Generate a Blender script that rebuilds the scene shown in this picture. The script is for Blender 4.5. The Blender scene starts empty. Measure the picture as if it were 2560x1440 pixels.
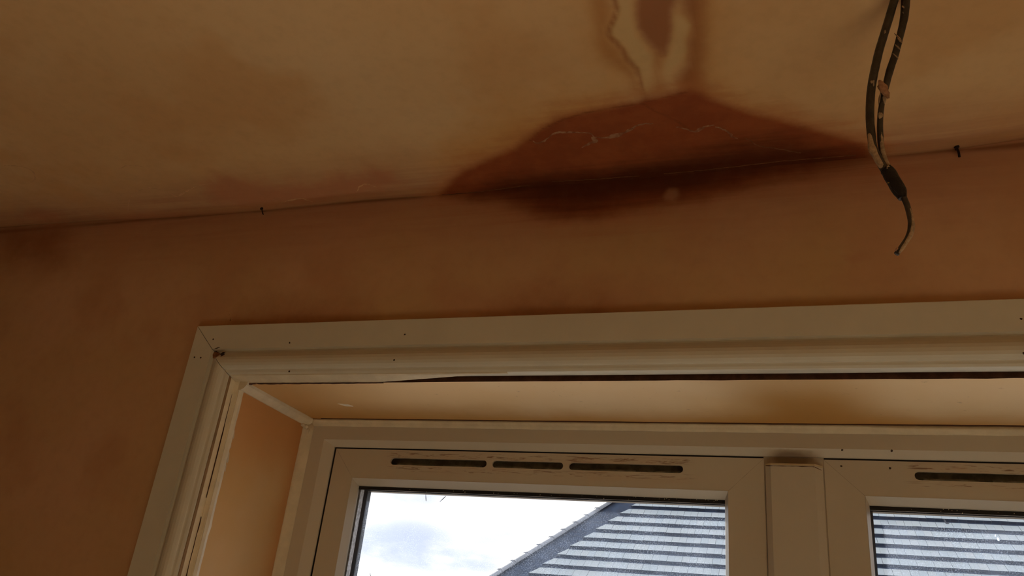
import bpy, bmesh, math, random
import numpy as np
from mathutils import Vector, Matrix, noise as mnoise
random.seed(7)
S = bpy.context.scene
COL = S.collection

# directions (x/y, height) and sizes of the blue-grey cloud banks over the roofs
BANKS = [(-0.490, 0.114, 0.105, 0.036, 0.10), (-0.42, 0.103, 0.12, 0.020, 0.03), (-0.470, 0.167, 0.085, 0.016, 0.02), (-0.355, 0.128, 0.075, 0.034, 0.25)]
ZENITH, SUN_DIR, SUN_POW, SUN_AMP = 1.3, (-0.30, 0.80, 0.56), 60.0, 6.0
SUN_E, SUN_TINT = 37.0, (1.0, 0.97, 0.90)
CEIL_A, CEIL_B, CEIL_C = (0.78, 0.56, 0.32), (0.74, 0.49, 0.25), (0.70, 0.43, 0.20)
CEIL_PALE = (0.72, 0.52, 0.26)
WALL_A, WALL_B, WALL_C = (0.61, 0.38, 0.235), (0.55, 0.36, 0.18), (0.53, 0.30, 0.17)
EDGE_C, EDGE_W = (0.48, 0.26, 0.15), (0.44, 0.22, 0.13)
STAIN_HALO = (0.70, 0.40, 0.145)
STAIN_A, STAIN_B, STAIN_CORE = (0.285, 0.076, 0.031), (0.35, 0.102, 0.039), (0.110, 0.029, 0.012)
ROOM_COL, FLOOR_COL, SILL_COL = (0.66, 0.53, 0.37), (0.60, 0.50, 0.335), (0.90, 0.83, 0.68)
TRIM_COL, UPVC_COL, CAULK_COL = (0.66, 0.64, 0.56), (0.56, 0.52, 0.45), (0.70, 0.62, 0.47)
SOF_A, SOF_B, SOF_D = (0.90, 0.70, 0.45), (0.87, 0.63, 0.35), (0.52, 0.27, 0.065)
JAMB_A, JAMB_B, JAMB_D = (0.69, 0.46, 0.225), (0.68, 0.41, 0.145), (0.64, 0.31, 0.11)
GLASS_FILM, GLASS_GRAIN = 0.007, 0.032
GROUND_COL = (0.16, 0.13, 0.10)
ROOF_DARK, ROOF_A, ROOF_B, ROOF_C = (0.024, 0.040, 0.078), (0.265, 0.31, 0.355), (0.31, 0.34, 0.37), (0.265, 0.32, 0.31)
HIP_COL = (0.20, 0.215, 0.25)
TILE_COVER, TILE_H = 0.80, 0.060
# ---------------------------------------------------------------- camera, sky, light, exposure
cam_d = bpy.data.cameras.new('camera')
cam = bpy.data.objects.new('camera', cam_d)
COL.objects.link(cam)
cam.matrix_world = Matrix(((0.9476993, 0.0422528, 0.3163554, 0.0),
                           (0.3033841, -0.4270749, -0.8518011, -1.0),
                           (0.0991164, 0.9032285, -0.4175574, 1.73),
                           (0, 0, 0, 1)))
cam_d.sensor_width = 36.0
cam_d.lens = 2038.88 / 2560 * 36.0
cam_d.clip_start = 0.02
cam_d.clip_end = 500
S.camera = cam

S.view_settings.view_transform = 'Standard'
S.view_settings.look = 'None'
S.view_settings.gamma = 1.0
S.view_settings.use_curve_mapping = False
S.view_settings.exposure = 0.0
S.cycles.use_denoising = True
S.cycles.max_bounces = 16
S.cycles.diffuse_bounces = 10
S.cycles.transparent_max_bounces = 16
S.cycles.caustics_reflective = False
S.cycles.caustics_refractive = False


class NT:
    """small helper for writing node trees"""
    def __init__(s, tree):
        s.t = tree
        s.n = tree.nodes
        s.l = tree.links

    def node(s, typ, **kw):
        nd = s.n.new(typ)
        for k, v in kw.items():
            setattr(nd, k, v)
        return nd

    def put(s, sock, v):
        if v is None:
            return
        if isinstance(v, bpy.types.NodeSocket):
            s.l.new(v, sock)
        elif isinstance(v, (tuple, list)):
            v = tuple(v)
            if sock.type == 'RGBA' and len(v) == 3:
                v = v + (1,)
            sock.default_value = v
        else:
            sock.default_value = v

    def math(s, op, a, b=None, c=None, clamp=False):
        nd = s.node('ShaderNodeMath', operation=op, use_clamp=clamp)
        s.put(nd.inputs[0], a)
        s.put(nd.inputs[1], b)
        s.put(nd.inputs[2], c)
        return nd.outputs[0]

    def vmath(s, op, a, b=None, out=0):
        nd = s.node('ShaderNodeVectorMath', operation=op)
        s.put(nd.inputs[0], a)
        if b is not None:
            s.put(nd.inputs[1], b)
        return nd.outputs[out]

    def ramp(s, v, a, b, lo=0.0, hi=1.0):
        nd = s.node('ShaderNodeMapRange', interpolation_type='SMOOTHSTEP')
        s.put(nd.inputs[0], v)
        s.put(nd.inputs[1], a)
        s.put(nd.inputs[2], b)
        s.put(nd.inputs[3], lo)
        s.put(nd.inputs[4], hi)
        return nd.outputs[0]

    def noise(s, vec, scale, detail=3.0, rough=0.55, out=0, dist=0.0):
        nd = s.node('ShaderNodeTexNoise')
        s.put(nd.inputs['Vector'], vec)
        nd.inputs['Scale'].default_value = scale
        nd.inputs['Detail'].default_value = detail
        nd.inputs['Roughness'].default_value = rough
        nd.inputs['Distortion'].default_value = dist
        return nd.outputs[out]

    def scale(s, vec, v):
        return s.vmath('MULTIPLY', vec, v)

    def mix(s, f, a, b, blend='MIX'):
        nd = s.node('ShaderNodeMix', data_type='RGBA', blend_type=blend)
        s.put(nd.inputs[0], f)
        s.put(nd.inputs[6], a)
        s.put(nd.inputs[7], b)
        return nd.outputs[2]

    def attr(s, name):
        nd = s.node('ShaderNodeAttribute', attribute_name=name)
        return nd.outputs['Fac']

    def sep(s, v):
        nd = s.node('ShaderNodeSeparateXYZ')
        s.put(nd.inputs[0], v)
        return nd.outputs


# overcast sky: bright white cloud with pale blue-grey banks near the roofs, sun veiled high up
world = bpy.data.worlds.new('overcast_sky')
S.world = world
world.use_nodes = True
w = NT(world.node_tree)
w.n.clear()
tc = w.node('ShaderNodeTexCoord')
D = tc.outputs['Generated']
dx, dy, dz = w.sep(D)[0:3]
az = w.math('DIVIDE', dx, w.math('MAXIMUM', w.math('ABSOLUTE', dy), 0.05))
comb = w.node('ShaderNodeCombineXYZ')
w.put(comb.inputs[0], az)
w.put(comb.inputs[1], dz)
P2 = comb.outputs[0]


def bank(cx, cz, rx, rz, tilt=0.0):
    """soft elliptical cloud bank centred on a direction of the sky"""
    u = w.math('SUBTRACT', az, cx)
    v = w.math('SUBTRACT', w.math('SUBTRACT', dz, cz), w.math('MULTIPLY', u, tilt))
    d = w.math('ADD', w.math('POWER', w.math('DIVIDE', u, rx), 2.0), w.math('POWER', w.math('DIVIDE', v, rz), 2.0))
    return w.ramp(d, 1.1, 0.05)


wn = w.noise(w.scale(P2, (9.0, 26.0, 1.0)), 1.0, 4.0, 0.6)
m1 = bank(*BANKS[0])
m2 = bank(*BANKS[1])
m3 = bank(*BANKS[2])
m4 = bank(*BANKS[3])
m = w.math('MAXIMUM', w.math('MAXIMUM', m1, m2), w.math('MAXIMUM', w.math('MULTIPLY', m3, 0.6), w.math('MULTIPLY', m4, 0.6)))
m = w.math('MULTIPLY', m, w.ramp(wn, 0.22, 0.6))
sky = w.mix(m, (1.25, 1.27, 1.3), (0.68, 0.76, 0.97))
# brighter towards the zenith, brightest where the sun stands behind the cloud
up = w.ramp(dz, 0.22, 0.9, 1.0, ZENITH)
sund = Vector(SUN_DIR).normalized()
lobe = w.vmath('DOT_PRODUCT', D, tuple(sund), out=1)
lobe = w.math('POWER', w.math('MAXIMUM', lobe, 0.0), SUN_POW)
amp = w.math('MULTIPLY_ADD', lobe, SUN_AMP, up)
sky = w.mix(1.0, sky, w.vmath('SCALE', (1, 1, 1)), 'MULTIPLY') if False else sky
bg = w.node('ShaderNodeBackground')
w.put(bg.inputs[0], sky)
w.put(bg.inputs[1], amp)
wo = w.node('ShaderNodeOutputWorld')
w.l.new(bg.outputs[0], wo.inputs[0])
world.cycles.sampling_method = 'MANUAL'
world.cycles.sample_map_resolution = 1024

# the sun itself, veiled, high over the roofs and to the left: it reaches the floor through the window
sl = bpy.data.lights.new('sun', 'SUN')
sl.energy = SUN_E
sl.color = SUN_TINT
sl.angle = math.radians(6)
so = bpy.data.objects.new('sun', sl)
COL.objects.link(so)
so.rotation_euler = sund.to_track_quat('Z', 'Y').to_euler()

# daylight through the window: sampling portal just outside the panes (emits nothing of its own)
pl = bpy.data.lights.new('daylight_portal', 'AREA')
pl.shape = 'RECTANGLE'
pl.size = 1.62
pl.size_y = 1.22
pl.cycles.is_portal = True
po = bpy.data.objects.new('daylight_portal', pl)
COL.objects.link(po)
po.location = (0, 0.30, 1.50)
po.rotation_euler = (math.radians(-90), 0, 0)

# outlines of stains and small things: ceiling (x, y), wall (x, z), else (x, y, z)
MAIN_C = [(-0.5059,0.0006),(-0.4732,-0.0387),(-0.4447,-0.0619),(-0.3923,-0.085),(-0.3501,-0.1031),(-0.3263,-0.1232),(-0.3075,-0.1385),(-0.2713,-0.159),(-0.2154,-0.1686),(-0.1678,-0.1739),(-0.1555,-0.1813),(-0.1415,-0.1811),(-0.1018,-0.1847),(-0.0905,-0.1779),(-0.0662,-0.1528),(-0.0292,-0.1265),(0.0086,-0.1004),(0.0472,-0.0765),(0.0816,-0.0503),(0.1067,-0.0307),(0.1172,-0.004)]
MAIN_W = [(-0.5055,2.3886),(-0.453,2.3751),(-0.4061,2.3673),(-0.3726,2.3539),(-0.3398,2.3387),(-0.296,2.327),(-0.2482,2.3265),(-0.2135,2.3337),(-0.1678,2.3365),(-0.1398,2.3419),(-0.1011,2.3425),(-0.0793,2.3483),(-0.0524,2.3536),(-0.0256,2.3614),(0.0059,2.3661),(0.0422,2.3721),(0.073,2.3798),(0.1176,2.3916)]
CORE_C = [(-0.4586,0.0101),(-0.3927,-0.0284),(-0.3045,-0.032),(-0.2324,-0.0352),(-0.1283,-0.0513),(-0.0474,-0.0688),(0.0179,-0.0639),(0.0725,-0.0338),(0.1172,-0.004)]
CORE_W = [(-0.454,2.3824),(-0.4006,2.3761),(-0.3472,2.3517),(-0.2967,2.3372),(-0.2489,2.338),(-0.2141,2.3484),(-0.1682,2.3511),(-0.1232,2.349),(-0.0792,2.3614),(-0.0254,2.3725),(0.0274,2.3833),(0.1176,2.3916)]
CD = [(-0.1333,-0.3806),(-0.082,-0.3695),(-0.0951,-0.3358),(-0.0978,-0.3288),(-0.1012,-0.3166),(-0.1045,-0.2917),(-0.1116,-0.2677),(-0.119,-0.25),(-0.1258,-0.2513),(-0.1323,-0.2674),(-0.1398,-0.2877),(-0.1451,-0.3027),(-0.1439,-0.3255)]
RB = [(-0.096,-0.3284),(-0.0871,-0.3706),(-0.06,-0.3647),(-0.0669,-0.3299),(-0.0712,-0.3051),(-0.073,-0.2783),(-0.0768,-0.2505),(-0.0817,-0.2214),(-0.0829,-0.1897),(-0.0793,-0.164),(-0.1008,-0.168),(-0.1164,-0.2026),(-0.1123,-0.2179),(-0.1004,-0.2327),(-0.0958,-0.2543),(-0.0947,-0.2715),(-0.087,-0.2881),(-0.0894,-0.3075),(-0.0937,-0.3176)]
LL = [(-0.1479,-0.3838),(-0.1367,-0.3814),(-0.1431,-0.346),(-0.1469,-0.314),(-0.1465,-0.289),(-0.1409,-0.2692),(-0.1345,-0.2531),(-0.1388,-0.2387),(-0.1402,-0.2169),(-0.1488,-0.1888),(-0.1555,-0.1935),(-0.1532,-0.2321),(-0.1621,-0.2463),(-0.162,-0.2689),(-0.1727,-0.2915),(-0.1755,-0.302),(-0.17,-0.3147),(-0.1609,-0.3263),(-0.1575,-0.349)]
LR = [(-0.1005,-0.3151),(-0.0936,-0.311),(-0.0859,-0.2974),(-0.0878,-0.2896),(-0.0942,-0.2756),(-0.0958,-0.2543),(-0.1004,-0.2403),(-0.1129,-0.229),(-0.1173,-0.2188),(-0.1184,-0.203),(-0.1224,-0.2038),(-0.1272,-0.2208),(-0.1226,-0.2386),(-0.113,-0.2577),(-0.1054,-0.2849),(-0.1027,-0.3089)]
LE = [(-0.1583,-0.3861),(-0.1605,-0.3573),(-0.1601,-0.3354),(-0.1661,-0.3221),(-0.1746,-0.3088),(-0.1773,-0.2981),(-0.1726,-0.2871),(-0.1663,-0.2728),(-0.1644,-0.2559),(-0.1564,-0.2374),(-0.1549,-0.2099),(-0.1564,-0.1885)]
HALO = [(-0.1819,-0.3912),(-0.1925,-0.3369),(-0.1927,-0.3097),(-0.1954,-0.2888),(-0.1957,-0.259),(-0.1787,-0.2402),(-0.2056,-0.2129),(-0.2603,-0.2148),(-0.3761,-0.1821),(-0.4789,-0.0854),(-0.0312,-0.0126),(0.0893,-0.0236),(0.0251,-0.0828),(-0.0151,-0.135),(-0.0539,-0.1711),(-0.0764,-0.2046),(-0.072,-0.2496),(-0.0643,-0.3293),(-0.0609,-0.3649)]
E1 = [(-0.3215,-0.1158),(-0.317,-0.1101),(-0.3079,-0.1114),(-0.2949,-0.1226),(-0.2836,-0.1286),(-0.2696,-0.1269),(-0.2422,-0.1214),(-0.236,-0.1124)]
E2 = [(-0.2579,-0.0905),(-0.2455,-0.0967),(-0.2361,-0.1012),(-0.2376,-0.1103),(-0.2219,-0.106),(-0.2097,-0.1079),(-0.1897,-0.115),(-0.174,-0.1257),(-0.1534,-0.1277)]
E3 = [(-0.1251,-0.114),(-0.1137,-0.1075),(-0.1035,-0.0992),(-0.0942,-0.104),(-0.0894,-0.1077),(-0.0772,-0.1093)]
E4 = [(-0.0766,-0.1047),(-0.0623,-0.0928),(-0.0567,-0.0791),(-0.0505,-0.0734)]
E5 = [(-0.0395,-0.0734),(-0.0252,-0.0532),(-0.0036,-0.0424),(0.0289,-0.026)]
K1 = [(-0.3263,-0.1166),(-0.2998,-0.1401),(-0.267,-0.1554),(-0.2347,-0.1645),(-0.2001,-0.1673),(-0.1597,-0.1705),(-0.1286,-0.1769),(-0.1027,-0.1822)]
K2 = [(-0.16,-0.1688),(-0.1457,-0.1484),(-0.132,-0.1368),(-0.1189,-0.1197),(-0.1096,-0.1048)]
A1 = [(-1.2097,-0.1955),(-1.181,-0.1881),(-1.173,-0.1727),(-1.1885,-0.1522),(-1.209,-0.1406)]
A2 = [(-1.1027,-0.0276),(-1.064,-0.0669),(-1.0286,-0.0891),(-0.9967,-0.0944),(-0.9779,-0.0845),(-0.9667,-0.0648),(-0.939,-0.0756),(-0.9013,-0.0903),(-0.8703,-0.0923)]
A3 = [(-1.0092,-0.1549),(-0.9818,-0.1603),(-0.9602,-0.1552)]
A4 = [(-0.7883,-0.0203),(-0.7643,-0.024),(-0.7459,-0.0248),(-0.7321,-0.0121)]
A5 = [(-0.6447,-0.0255),(-0.6289,-0.0429),(-0.6134,-0.0471),(-0.6025,-0.036)]
NS1 = [(-0.1784,-0.3904),(-0.191,-0.3432),(-0.1921,-0.3124),(-0.196,-0.286),(-0.1937,-0.2586),(-0.1793,-0.2372),(-0.1716,-0.2229),(-0.1701,-0.1962),(-0.1566,-0.1869),(-0.1549,-0.2099),(-0.1584,-0.2378),(-0.1671,-0.2685),(-0.1776,-0.2967),(-0.1751,-0.3089),(-0.167,-0.3249),(-0.1638,-0.3504),(-0.1575,-0.3859)]
NS2 = [(-0.082,-0.3695),(-0.0524,-0.3631),(-0.0599,-0.3284),(-0.0656,-0.2768),(-0.0706,-0.2344),(-0.0754,-0.2044),(-0.0686,-0.1788),(-0.0443,-0.1626),(-0.0859,-0.1601),(-0.1132,-0.1955),(-0.0994,-0.2325),(-0.0958,-0.2543),(-0.087,-0.2881)]
NS3 = [(-0.1309,-0.2701),(-0.1186,-0.2529),(-0.1236,-0.2388),(-0.1292,-0.2211),(-0.1253,-0.1978),(-0.1256,-0.1811),(-0.1494,-0.1855),(-0.1391,-0.2102),(-0.1382,-0.2229),(-0.1364,-0.2474)]
E6 = [(-0.3222,-0.0119),(-0.2797,-0.0097),(-0.2379,-0.0086),(-0.191,-0.0076)]
E7 = [(-0.1567,-0.0064),(-0.106,-0.0067),(-0.0513,-0.0081),(0.0018,-0.0104),(0.0532,-0.0097),(0.0982,-0.009)]
E8 = [(-0.5049,-0.0016),(-0.4679,-0.0009),(-0.421,-0.002),(-0.3549,-0.0068)]
PK = [[(-0.8913,-0.0887),(-0.8458,-0.1206),(-0.8067,-0.1008),(-0.7626,-0.0718),(-0.6902,-0.0661),(-0.6455,-0.0861),(-0.6218,-0.0691),(-0.5854,-0.0895),(-0.5537,-0.0767),(-0.5569,-0.0428),(-0.5979,-0.0185),(-0.6489,-0.0175),(-0.7585,-0.0099),(-0.8652,-0.0162),(-0.9096,-0.0442)],[(-1.3752,-0.0167),(-1.3363,-0.0398),(-1.284,-0.0464),(-1.254,-0.0319),(-1.2882,0.0022)],[(-1.1697,-0.0099),(-1.0609,-0.0184),(-0.9879,-0.0081),(-0.9143,-0.001),(-0.8832,0.0098),(-1.009,0.0189),(-1.1325,0.016)]]
WS = [[(-1.4245,2.3938),(-1.2861,2.3998),(-1.258,2.3655),(-1.2789,2.3511),(-1.2467,2.3178),(-1.2973,2.3209),(-1.3423,2.3394),(-1.3827,2.326)],[(-0.3616,2.1834),(-0.3382,2.1874),(-0.2975,2.189),(-0.2686,2.1848),(-0.2402,2.1807),(-0.2965,2.1767),(-0.3845,2.1736)],[(-0.8263,2.1849),(-0.7714,2.2038),(-0.6804,2.1868),(-0.6098,2.1811),(-0.7491,2.1742)]]
WL = [[(-0.1597,2.3556),(-0.1515,2.3682),(-0.1373,2.3656),(-0.1344,2.3533),(-0.1426,2.3442),(-0.1567,2.3467)],[(0.0694,2.245),(0.0983,2.2518),(0.1067,2.2398),(0.0826,2.2299)]]
WCR = [(-0.849,2.1947),(-0.8466,2.189),(-0.8436,2.184)]
S1 = [(0.1211,-0.3,2.3903),(0.1186,-0.3,2.38),(0.1125,-0.3,2.3599),(0.1053,-0.3,2.3366),(0.0986,-0.3,2.3148),(0.0922,-0.3,2.2893),(0.0884,-0.3,2.2707),(0.0859,-0.3,2.2518),(0.0845,-0.3,2.2336),(0.0844,-0.3,2.2151),(0.0848,-0.3,2.2028),(0.088,-0.3,2.1912),(0.0927,-0.3,2.1778),(0.0975,-0.3,2.1703)]
S2 = [(0.1305,-0.3,2.3883),(0.129,-0.3,2.3779),(0.1258,-0.3,2.3573),(0.1208,-0.3,2.3379),(0.1143,-0.3,2.3146),(0.1073,-0.3,2.2938),(0.102,-0.3,2.275),(0.0972,-0.3,2.2564),(0.094,-0.3,2.2384),(0.0925,-0.3,2.2201),(0.0923,-0.3,2.2014),(0.0943,-0.3,2.1882),(0.0969,-0.3,2.1791),(0.1001,-0.3,2.1701)]
TP = [(0.0931,-0.3,2.1778),(0.0958,-0.3,2.174),(0.0993,-0.3,2.1641),(0.103,-0.3,2.1539),(0.1046,-0.3,2.1457)]
TL = [(0.1033,-0.3,2.1534),(0.1057,-0.3,2.1469),(0.108,-0.3,2.1362),(0.1091,-0.3,2.1241),(0.1086,-0.3,2.1156),(0.1058,-0.3,2.1065),(0.1009,-0.3,2.0984),(0.0964,-0.3,2.0919),(0.0946,-0.3,2.0896)]
LUMP = [(0.0985,-0.3,2.2682)]
FLAP = [(0.0953,-0.3,2.1606)]
NAILS = [(0.2206,-0.004,2.3954),(0.2191,-0.004,2.39),(0.2196,-0.004,2.3788),(-0.8316,-0.004,2.3873),(-0.8344,-0.004,2.3829)]
PINS_A = [(-0.8551,-0.015,2.1465),(-0.7132,-0.015,2.1372),(-0.5222,-0.015,2.146),(0.255,-0.015,2.1449),(-0.5274,-0.018,2.1032),(0.2496,-0.018,2.0995),(-0.7009,-0.015,2.0904)]
PINS_J = [(-0.8815,-0.015,2.1168),(-0.8691,-0.015,2.1159)]
PINS_F = [(0.0667,0.205,2.0454),(0.1299,0.205,2.0456)]
PINS_S = [(0.0646,0.21,2.0252),(0.1265,0.21,2.0241)]
SCR = [[(-0.5666,0.228,1.9668),(-0.5642,0.228,1.956)],[(-0.5402,0.228,1.9557),(-0.5311,0.228,1.965)],[(-0.4224,0.228,1.9716),(-0.421,0.228,1.971)]]
CHIP = [(-0.836,-0.016,2.1157),(-0.8196,-0.016,2.1128),(-0.814,-0.016,2.1088),(-0.823,-0.016,2.1043)]
TREES = [(-0.548,1.0,0.0964),(-0.5232,1.0,0.089)]
WOB = [(-1.4418,2.3996),(-1.2901,2.3986),(-1.0549,2.3911),(-0.8349,2.3868),(-0.6515,2.3905),(-0.4953,2.3884),(-0.3762,2.3896),(-0.2516,2.3882),(-0.1348,2.3889),(-0.0249,2.3902),(0.0788,2.3908),(0.1766,2.3907),(0.2236,2.3922),(0.2969,2.3984)]

# ---------------------------------------------------------------- helpers
def obj(name, me, parent=None, mats=(), smooth=False, label=None, cat=None, group=None, kind=None):
    if isinstance(me, bmesh.types.BMesh):
        m_ = bpy.data.meshes.new(name)
        me.to_mesh(m_)
        me.free()
        me = m_
    for m_ in (mats if isinstance(mats, (list, tuple)) else [mats]):
        me.materials.append(m_)
    if smooth:
        me.polygons.foreach_set('use_smooth', [True] * len(me.polygons))
    o = bpy.data.objects.new(name, me)
    COL.objects.link(o)
    if parent is not None:
        o.parent = parent
    return tag(o, label, cat, group, kind)


def tag(o, label=None, cat=None, group=None, kind=None):
    for k, v in (('label', label), ('category', cat), ('group', group), ('kind', kind)):
        if v:
            o[k] = v
    return o


def empty(name, loc=(0, 0, 0), **kw):
    o = bpy.data.objects.new(name, None)
    COL.objects.link(o)
    o.location = loc
    o.empty_display_size = 0.05
    return tag(o, **kw)


def box(bm, a, b, mi=0):
    (x0, y0, z0), (x1, y1, z1) = a, b
    v = [bm.verts.new(p) for p in ((x0, y0, z0), (x1, y0, z0), (x1, y1, z0), (x0, y1, z0),
                                   (x0, y0, z1), (x1, y0, z1), (x1, y1, z1), (x0, y1, z1))]
    for f in ((0, 3, 2, 1), (4, 5, 6, 7), (0, 1, 5, 4), (1, 2, 6, 5), (2, 3, 7, 6), (3, 0, 4, 7)):
        fc = bm.faces.new([v[i] for i in f])
        fc.material_index = mi


def prism(bm, poly, off, mi=0):
    """closed prism: polygon of 3-D points swept by the vector off"""
    off = Vector(off)
    a = [bm.verts.new(p) for p in poly]
    b = [bm.verts.new(Vector(p) + off) for p in poly]
    n = len(poly)
    for f in [a[::-1], b] + [[a[i], a[(i + 1) % n], b[(i + 1) % n], b[i]] for i in range(n)]:
        bm.faces.new(f).material_index = mi


def sweep(bm, rings, close=True, caps=True, mi=0):
    """skin a list of equal-length rings of points"""
    vs = [[bm.verts.new(p) for p in r] for r in rings]
    n = len(rings[0])
    for a, b in zip(vs, vs[1:]):
        for i in range(n if close else n - 1):
            j = (i + 1) % n
            bm.faces.new((a[i], a[j], b[j], b[i])).material_index = mi
    if caps and close:
        bm.faces.new(vs[0][::-1]).material_index = mi
        bm.faces.new(vs[-1]).material_index = mi
    return vs


def smooth_path(pts, k=6):
    """Catmull-Rom through points"""
    P = [Vector(p) for p in pts]
    P = [P[0] * 2 - P[1]] + P + [P[-1] * 2 - P[-2]]
    out = []
    for i in range(1, len(P) - 2):
        for j in range(k):
            t = j / k
            a, b, c, d = P[i - 1:i + 3]
            out.append(0.5 * ((2 * b) + (c - a) * t + (2 * a - 5 * b + 4 * c - d) * t * t + (3 * b - a - 3 * c + d) * t ** 3))
    out.append(P[-2])
    return out


def tube(bm, pts, rad, seg=14, flat=1.0, wob=0.0, mi=0, seed=0.0):
    """tube along points; rad(t) gives the radius, flat squeezes it in depth"""
    n = len(pts)
    rings = []
    side = Vector((0, 1, 0))
    for i, p in enumerate(pts):
        t = (pts[min(i + 1, n - 1)] - pts[max(i - 1, 0)]).normalized()
        b = (side - t * side.dot(t)).normalized()
        a = t.cross(b).normalized()
        r = rad(i / (n - 1))
        ring = []
        for k in range(seg):
            an = 2 * math.pi * k / seg
            q = r
            if wob:
                q *= 1 + wob * mnoise.noise(Vector((p.x * 150 + math.cos(an) * 1.3 + seed, p.y * 150 + math.sin(an) * 1.3, p.z * 150)))
            ring.append(p + a * (math.cos(an) * q) + b * (math.sin(an) * q * flat))
        rings.append(ring)
    sweep(bm, rings, mi=mi)


def recalc(bm):
    bmesh.ops.recalc_face_normals(bm, faces=bm.faces[:])
    return bm


def ring_frame(bm, loops, mi=0, close_back=False):
    """mitred rectangular frame: loops = [(x0, x1, z0, z1, y), ...] joined one to the next"""
    vs = []
    for (x0, x1, z0, z1, y) in loops:
        vs.append([bm.verts.new(p) for p in ((x0, y, z0), (x1, y, z0), (x1, y, z1), (x0, y, z1))])
    if close_back:
        vs.append(vs[0])
    for a, b in zip(vs, vs[1:]):
        for i in range(4):
            j = (i + 1) % 4
            bm.faces.new((a[i], a[j], b[j], b[i])).material_index = mi


# ---------------------------------------------------------------- materials
def material(name):
    m_ = bpy.data.materials.new(name)
    m_.use_nodes = True
    t = NT(m_.node_tree)
    b = t.n['Principled BSDF']
    b.inputs['Specular IOR Level'].default_value = 0.3
    return m_, t, b


def simple(name, col, rough=0.6, var=0.0, vscale=20.0, bump=0.0, bscale=200.0, spec=0.3, stretch=(1, 1, 1), col2=None):
    m_, t, b = material(name)
    g = t.node('ShaderNodeNewGeometry')
    pos = t.scale(g.outputs['Position'], stretch)
    c = col
    if var or col2:
        n = t.noise(pos, vscale, 5.0, 0.6)
        c = t.mix(t.ramp(n, 0.35, 0.65), col, col2 or tuple(x * (1 - var) for x in col))
    t.put(b.inputs['Base Color'], c)
    b.inputs['Roughness'].default_value = rough
    b.inputs['Specular IOR Level'].default_value = spec
    if bump:
        bn = t.node('ShaderNodeBump')
        bn.inputs['Strength'].default_value = bump
        bn.inputs['Distance'].default_value = 0.002
        t.put(bn.inputs['Height'], t.noise(pos, bscale, 4.0))
        t.l.new(bn.outputs[0], b.inputs['Normal'])
    return m_


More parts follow.
